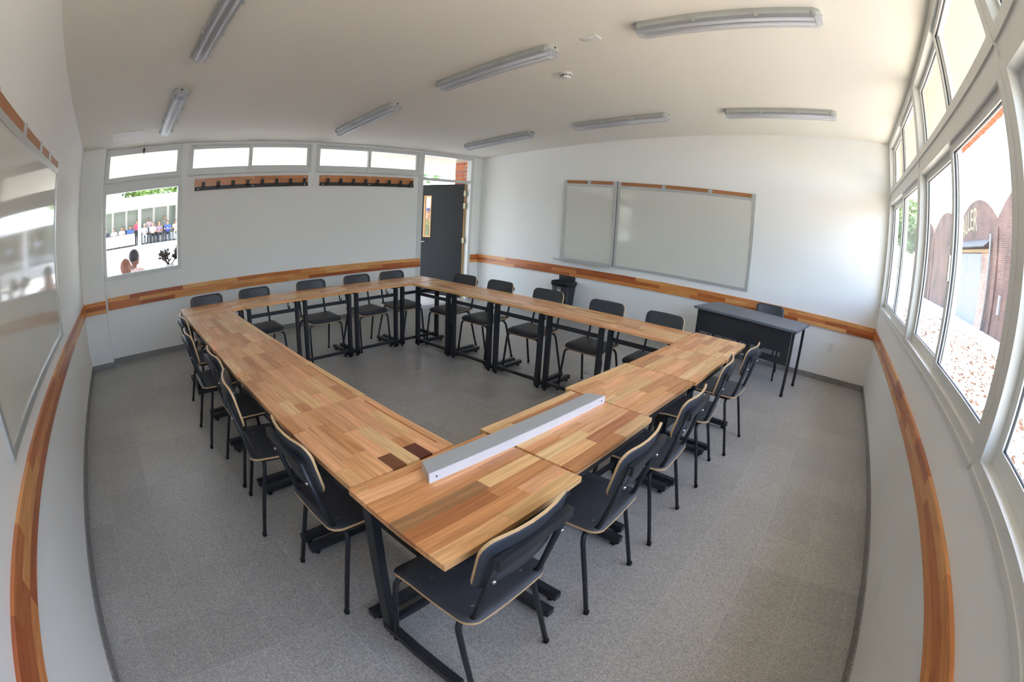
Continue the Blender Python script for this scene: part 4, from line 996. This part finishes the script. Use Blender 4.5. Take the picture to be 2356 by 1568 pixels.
def body(pose, hair, voxel=0.0125):
    key = (pose, hair, voxel)
    if key in _bodies: return _bodies[key]
    bm = bmesh.new(); pr = []
    if pose.startswith('sit'):
        hz, sh, hc = 0.53, 0.985, (0, 0.035, 1.175)
        for s in (-1, 1):
            cap(bm, (s * 0.095, 0, hz), (s * 0.12, 0.43, hz - 0.01), 0.088, 0.060, LEG, pr)
            cap(bm, (s * 0.12, 0.43, hz - 0.01), (s * 0.125, 0.43 + 0.04 * s, 0.11), 0.058, 0.038, LEG, pr)
            cap(bm, (s * 0.125, 0.42 + 0.04 * s, 0.05), (s * 0.145, 0.58 + 0.04 * s, 0.035), 0.042, 0.034, SHOE, pr)
    else:
        hz, sh, hc = 0.93, 1.40, (0, 0.02, 1.595)
        for s in (-1, 1):
            cap(bm, (s * 0.092, 0, hz), (s * 0.10, 0.015, 0.50), 0.090, 0.058, LEG, pr); cap(bm, (s * 0.10, 0.015, 0.50), (s * 0.105, -0.01, 0.10), 0.056, 0.038, LEG, pr)
            cap(bm, (s * 0.105, -0.015, 0.05), (s * 0.125, 0.15, 0.035), 0.042, 0.034, SHOE, pr)
    ico(bm, (0, 0, hz + 0.02), (0.165, 0.115, 0.11), LEG, pr, 3)
    ico(bm, (0, 0.005, hz + 0.19), (0.150, 0.108, 0.17), TOP, pr, 3); ico(bm, (0, 0.005, sh - 0.10), (0.172, 0.112, 0.15), TOP, pr, 3)
    cap(bm, (-0.155, 0, sh - 0.005), (0.155, 0, sh - 0.005), 0.058, 0.058, TOP, pr)
    cap(bm, (0, 0, sh + 0.02), (0, 0.02, sh + 0.11), 0.052, 0.047, SKIN, pr)
    for s in (-1, 1):
        S0 = (s * 0.185, 0, sh - 0.01)
        if pose == 'sit_lap': E, W, d, sd, up = (s * 0.225, 0.04, sh - 0.27), (s * 0.10, 0.245, hz + 0.12), (-s * 0.5, 0.8, -0.1), (-s * 0.7, -0.3, 0), (0, 0, 1)
        elif pose == 'sit_table': E, W, d, sd, up = (s * 0.24, 0.10, sh - 0.24), (s * 0.13, 0.34, 0.80), (-s * 0.4, 1, 0), (-s * 1, 0, 0), (0, 0, 1)
        elif pose == 'sit_lean': E, W, d, sd, up = (s * 0.24, 0.16, sh - 0.22), (s * 0.09, 0.10 + 0.22, hz + 0.25), (-s * 0.6, 0.5, 0.2), (0, 0, 1), (0, 1, 0)
        else: E, W, d, sd, up = (s * 0.235, -0.02, sh - 0.29), (s * 0.24, 0.06, sh - 0.53), (0, 0.15, -1), (0, 1, 0.1), (s, 0, 0)
        m_ = tuple(S0[i] + (E[i] - S0[i]) * 0.7 for i in range(3))
        cap(bm, S0, m_, 0.052, 0.044, TOP, pr); cap(bm, m_, E, 0.040, 0.037, SKIN, pr); cap(bm, E, W, 0.038, 0.026, SKIN, pr); hand(bm, W, d, sd, up, pr)
    head(bm, hc, pr, hair)
    me = bpy.data.meshes.new('tmp'); bm.to_mesh(me); bm.free()
    o = bpy.data.objects.new('tmp', me); COL.objects.link(o)
    rm = o.modifiers.new('r', 'REMESH'); rm.mode = 'VOXEL'; rm.voxel_size = voxel; rm.use_smooth_shade = True
    smo = o.modifiers.new('s', 'SMOOTH'); smo.factor = 0.5; smo.iterations = 2
    bpy.context.view_layer.update()
    out = bpy.data.meshes.new_from_object(o.evaluated_get(bpy.context.evaluated_depsgraph_get())); bpy.data.objects.remove(o); out.name = 'person_body'
    nf = len(out.polygons); C = np.empty(nf * 3); out.polygons.foreach_get('center', C); C = C.reshape(-1, 3)
    best = np.full(nf, 1e9); idx = np.zeros(nf, np.int32)
    for p in pr:
        if p[0] == 'e':
            k = np.linalg.norm((C - p[1]) / p[2], axis=1); dist = (k - 1) * p[2].min(); t_ = p[3]
        else:
            ab = p[2] - p[1]; s = np.clip(((C - p[1]) @ ab) / (ab @ ab), 0, 1); dist = np.linalg.norm(C - p[1] - s[:, None] * ab, axis=1) - (p[3] + (p[4] - p[3]) * s); t_ = p[5]
        m_ = dist < best; best[m_] = dist[m_]; idx[m_] = t_
    # hair never covers the face
    if hair:
        f_ = (idx == HAIR) & (C[:, 1] > hc[1] + 0.045) & (C[:, 2] < hc[2] + 0.045); idx[f_] = SKIN
    for k in range(6): out.materials.append(None)
    out.polygons.foreach_set('material_index', idx); out.polygons.foreach_set('use_smooth', np.ones(nf, bool)); out.update()
    _bodies[key] = out; return out
CLOTH = {}
def cm(rgb, rough=0.85):
    if rgb not in CLOTH: CLOTH[rgb] = mat('cloth_%d_%d_%d' % rgb, S(*rgb), rough, noise=0.12, scale=9)
    return CLOTH[rgb]
def person(label, pose, hair, x, y, z, deg, top, legs, hairc=(40, 34, 30), skin=(206, 152, 122), shoe=(40, 38, 38), scale=1.0, voxel=0.0125, group=None):
    o = bpy.data.objects.new('person', body(pose, hair, voxel)); COL.objects.link(o)
    for k, c in enumerate((skin, top, legs, shoe, hairc, (36, 28, 24))):
        sl = o.material_slots[k]; sl.link = 'OBJECT'; sl.material = cm(c, 0.55 if k in (0, 4) else 0.85)
    o.location = (x, y, z); o.rotation_euler = (0, 0, math.radians(deg)); o.scale = (scale,) * 3
    return tag(o, label, 'person', group)
def far(c, y): return at(220 + c / 6.53, 540, 1, y)[0]
chp = None
def far_chair(x, y, deg, lab):
    global chp
    t = thing('audience_chair', lab, 'chair', (x, y, FZ), math.radians(deg), 'audience chairs across the courtyard')
    if chp is None:
        mkbox('seat', (-0.21, 0.21, -0.20, 0.22, 0.425, 0.445), M_STEEL, t); mkbox('backrest', (-0.2, 0.2, -0.25, -0.23, 0.62, 0.82), M_STEEL, t)
        for sx in (-1, 1):
            for sy in (-0.22, 0.2):
                bm = bmesh.new(); tube(bm, [(sx * 0.19, sy, 0), (sx * 0.19, sy - (0.02 if sy < 0 else 0), 0.80 if sy < 0 else 0.425)], 0.011, 6); mk('leg', bm, M_STEEL, t)
        chp = list(t.children)
    else:
        for ch in chp: copy_tree(ch, t)
YA = 32.0
SEAT = [  # crop x, hair, pose, top, legs, hair colour, label
 (735, 1, 'sit_lap', (190, 205, 232), (214, 216, 222), (220, 218, 214), 'person with white hair, light blue shirt and white trousers, seated beside the white column'),
 (858, 1, 'sit_lap', (240, 240, 240), (44, 46, 54), (120, 96, 76), 'person in white shirt and dark trousers with folded hands in the far audience'),
 (958, 2, 'sit_lap', (156, 128, 134), (48, 46, 56), (168, 128, 84), 'person in a mauve patterned top seated in the far audience'),
 (1085, 1, 'sit_lean', (64, 104, 196), (40, 44, 60), (86, 62, 50), 'person in a bright blue polo shirt seated in the far audience'),
 (1206, 1, 'sit_lean', (226, 214, 206), (206, 176, 158), (60, 46, 40), 'person in pale clothes leaning forward at the right end of the far audience'),
]
for c, hr, po, tc_, lc, hc_, lab in SEAT:
    x = far(c, YA); person(lab, po, hr, x, YA, FZ, 180 + random.uniform(-12, 12), tc_, lc, hc_, group='people across the courtyard')
    far_chair(x, YA, 180, 'dark audience chair under the ' + lab.split(' seated')[0].split(' in the far')[0].split(' leaning')[0].split(' with folded')[0])
LEFT = [
 (160, 1, (60, 66, 90), (46, 40, 38), 'person in dark clothes at the left end behind the clothed table'),
 (280, 1, (236, 240, 246), (58, 46, 42), 'person in a white shirt behind the clothed table, second from left'),
 (398, 2, (242, 240, 238), (94, 66, 52), 'person in white with brown hair behind the middle of the clothed table'),
 (520, 2, (70, 110, 180), (52, 40, 38), 'person in a blue top at the right end of the clothed table'),
]
for c, hr, tc_, hc_, lab in LEFT:
    x = far(c, 32.35); person(lab, 'sit_table', hr, x, 32.35, FZ, 180 + random.uniform(-10, 10), tc_, (50, 50, 58), hc_, group='people across the courtyard')
    far_chair(x, 32.35, 180, 'dark audience chair of the ' + lab.replace('person', 'sitter').split(' behind')[0].split(' at the')[0])
for c, y, hr, tc_, hc_, lab in [(440, 33.4, 2, (52, 60, 90), (40, 32, 30), 'person with dark hair in navy standing low behind the table sitters'), (552, 33.5, 2, (66, 96, 160), (36, 30, 28), 'person with long dark hair in blue behind the table end'),
                          (900, 33.4, 1, (72, 76, 96), (40, 34, 32), 'person with dark hair half hidden behind the mauve top')]:
    x = far(c, y); person(lab, 'sit_lap', hr, x, y, FZ, 180, tc_, (48, 48, 56), hc_, group='people across the courtyard'); far_chair(x, y, 180, 'dark back-row chair of the ' + lab.split(' standing')[0].split(' half')[0].split(' behind')[0].replace('person', 'sitter'))
for c, y, hr, tc_, lc, hc_, lab in [(620, 32.4, 1, (214, 84, 104), (40, 40, 48), (60, 44, 38), 'person in a red top standing left of the white column'), (805, 33.6, 2, (232, 206, 204), (80, 84, 110), (74, 52, 44), 'person in a pale pink top standing behind the far audience'),
                                (1040, 33.6, 1, (150, 146, 142), (60, 60, 70), (44, 36, 34), 'person in grey standing behind the blue polo shirt')]:
    x = far(c, y); person(lab, 'stand', hr, x, y, FZ, 180 + random.uniform(-15, 15), tc_, lc, hc_, scale=0.93 if c == 620 else 0.97, group='people across the courtyard')
for k, (x, tc_, lc, lab) in enumerate([(6.6, (196, 190, 220), (110, 112, 124), 'person in a lilac shirt standing right of the far audience'), (7.9, (214, 160, 156), (90, 92, 104), 'person in a salmon top standing farther right of the audience'), (9.2, (170, 184, 214), (46, 48, 60), 'person in a pale blue shirt standing at the far right')]):
    person(lab, 'stand', 1, x, 32.6, FZ, 170, tc_, lc, group='people across the courtyard')
# two people on a bench right outside the window, backs to the room
bn = thing('bench', 'low wooden bench right outside the left window', 'bench', (0.60, 7.32, -0.02))
mkbox('seat', (-0.45, 0.45, -0.18, 0.2, 0.41, 0.44), M_WOODP, bn)
for sx in (-0.35, 0.35): mkbox('leg', (sx - 0.03, sx + 0.03, -0.15, 0.17, 0, 0.41), M_STEEL, bn)
person('bald person with light blue collar seated with back to the left window', 'sit_lap', 0, 0.63, 7.30, -0.02, -65, (150, 164, 200), (70, 74, 90), skin=(150, 96, 78), scale=0.98, voxel=0.008)
person('person with short dark hair seated right outside the left window, facing right', 'sit_lap', 1, 0.80, 7.98, -0.02, -40, (214, 180, 170), (60, 60, 70), hairc=(34, 31, 31), skin=(132, 94, 78), scale=1.03, voxel=0.008)
st2 = thing('stool', 'small stool under the dark-haired person outside the window', 'stool', (0.80, 7.98, -0.02))
mkbox('seat', (-0.17, 0.17, -0.15, 0.17, 0.42, 0.45), M_WOODP, st2)
for sx in (-0.13, 0.13):
    for sy in (-0.12, 0.13): mkbox('leg', (sx - 0.015, sx + 0.015, sy - 0.015, sy + 0.015, 0, 0.42), M_STEEL, st2)
# people behind the open door
q1 = at(993, 492, 1, 8.75)
person('person with short dark hair looking in through the narrow door glass', 'stand', 1, q1[0] + 0.03, 8.75, -0.02, 140, (120, 128, 84), (70, 70, 60), hairc=(44, 36, 32), scale=(q1[2] + 0.02) / 1.723, voxel=0.010)
q2 = at(986, 477, 1, 9.5)
person('person wearing a blue and white cap behind the door glass', 'stand', 3, q2[0], 9.5, -0.02, 150, (150, 150, 90), (60, 60, 60), hairc=(84, 92, 150), scale=(q2[2] + 0.02) / 1.725, voxel=0.010)
# flowering plant in white pots by the window
pc_ = at(390, 600, 1, 8.3)
rnd = random.Random(5)
M_DL = mat('dark_red_leaf', S(40, 22, 22), 0.6, noise=0.4, scale=20); M_POT = mat('white_pot', S(226, 226, 224), 0.5)
tbl = thing('plant_stand', 'plant stand outside the left window', 'stand', (pc_[0] + 0.12, 8.3, -0.02))
mkbox('stand_top', (-0.35, 0.35, -0.2, 0.2, 0.80, 0.83), M_WOODP, tbl)
for sx in (-0.3, 0.3):
    for sy in (-0.16, 0.16): mkbox('leg', (sx - 0.02, sx + 0.02, sy - 0.02, sy + 0.02, 0, 0.80), M_STEEL, tbl)
for k, (ox, lab, h) in enumerate([(-0.07, 'white pot with a dark red leafed plant, left one at the window corner', 0.34), (0.17, 'white pot with a dark red leafed plant, right one at the window corner', 0.40)]):
    t = thing('potted_plant', lab, 'plant', (pc_[0] + 0.07 + ox, 8.3, 0.81), group='plants outside the window')
    bm = bmesh.new(); lathe(bm, [(0.06, 0), (0.078, 0.17), (0.082, 0.17), (0.082, 0.185), (0.068, 0.185), (0.06, 0.15)], 16); mk('pot', bm, M_POT, t)
    for q in range(6):
        a = rnd.uniform(0, 6.28); e = Vector((0.17 * math.cos(a), 0.17 * math.sin(a), h * rnd.uniform(0.75, 1.15)))
        bm = bmesh.new(); tube(bm, [(0, 0, 0.14), (e.x * 0.3, e.y * 0.3, e.z * 0.6), e], 0.010, 6); mk('stem', bm, M_DL, t)
        for w in range(6):
            c = Vector((0, 0, 0.11)).lerp(e, rnd.uniform(0.5, 1.05)); a = Vector((rnd.uniform(-1, 1), rnd.uniform(-1, 1), rnd.uniform(-.2, .9))).normalized(); b = a.orthogonal().normalized(); s = rnd.uniform(0.05, 0.085)
            bm = bmesh.new(); n_ = a.cross(b)
            vv = [bm.verts.new(c + p) for p in (Vector((0, 0, 0)), a * s * 0.6 + b * s * 0.45 + n_ * 0.008, a * s * 1.5, a * s * 0.6 - b * s * 0.45 + n_ * 0.008)]
            bm.faces.new((vv[0], vv[1], vv[2])); bm.faces.new((vv[0], vv[2], vv[3])); mk('leaf', bm, M_DL, t)
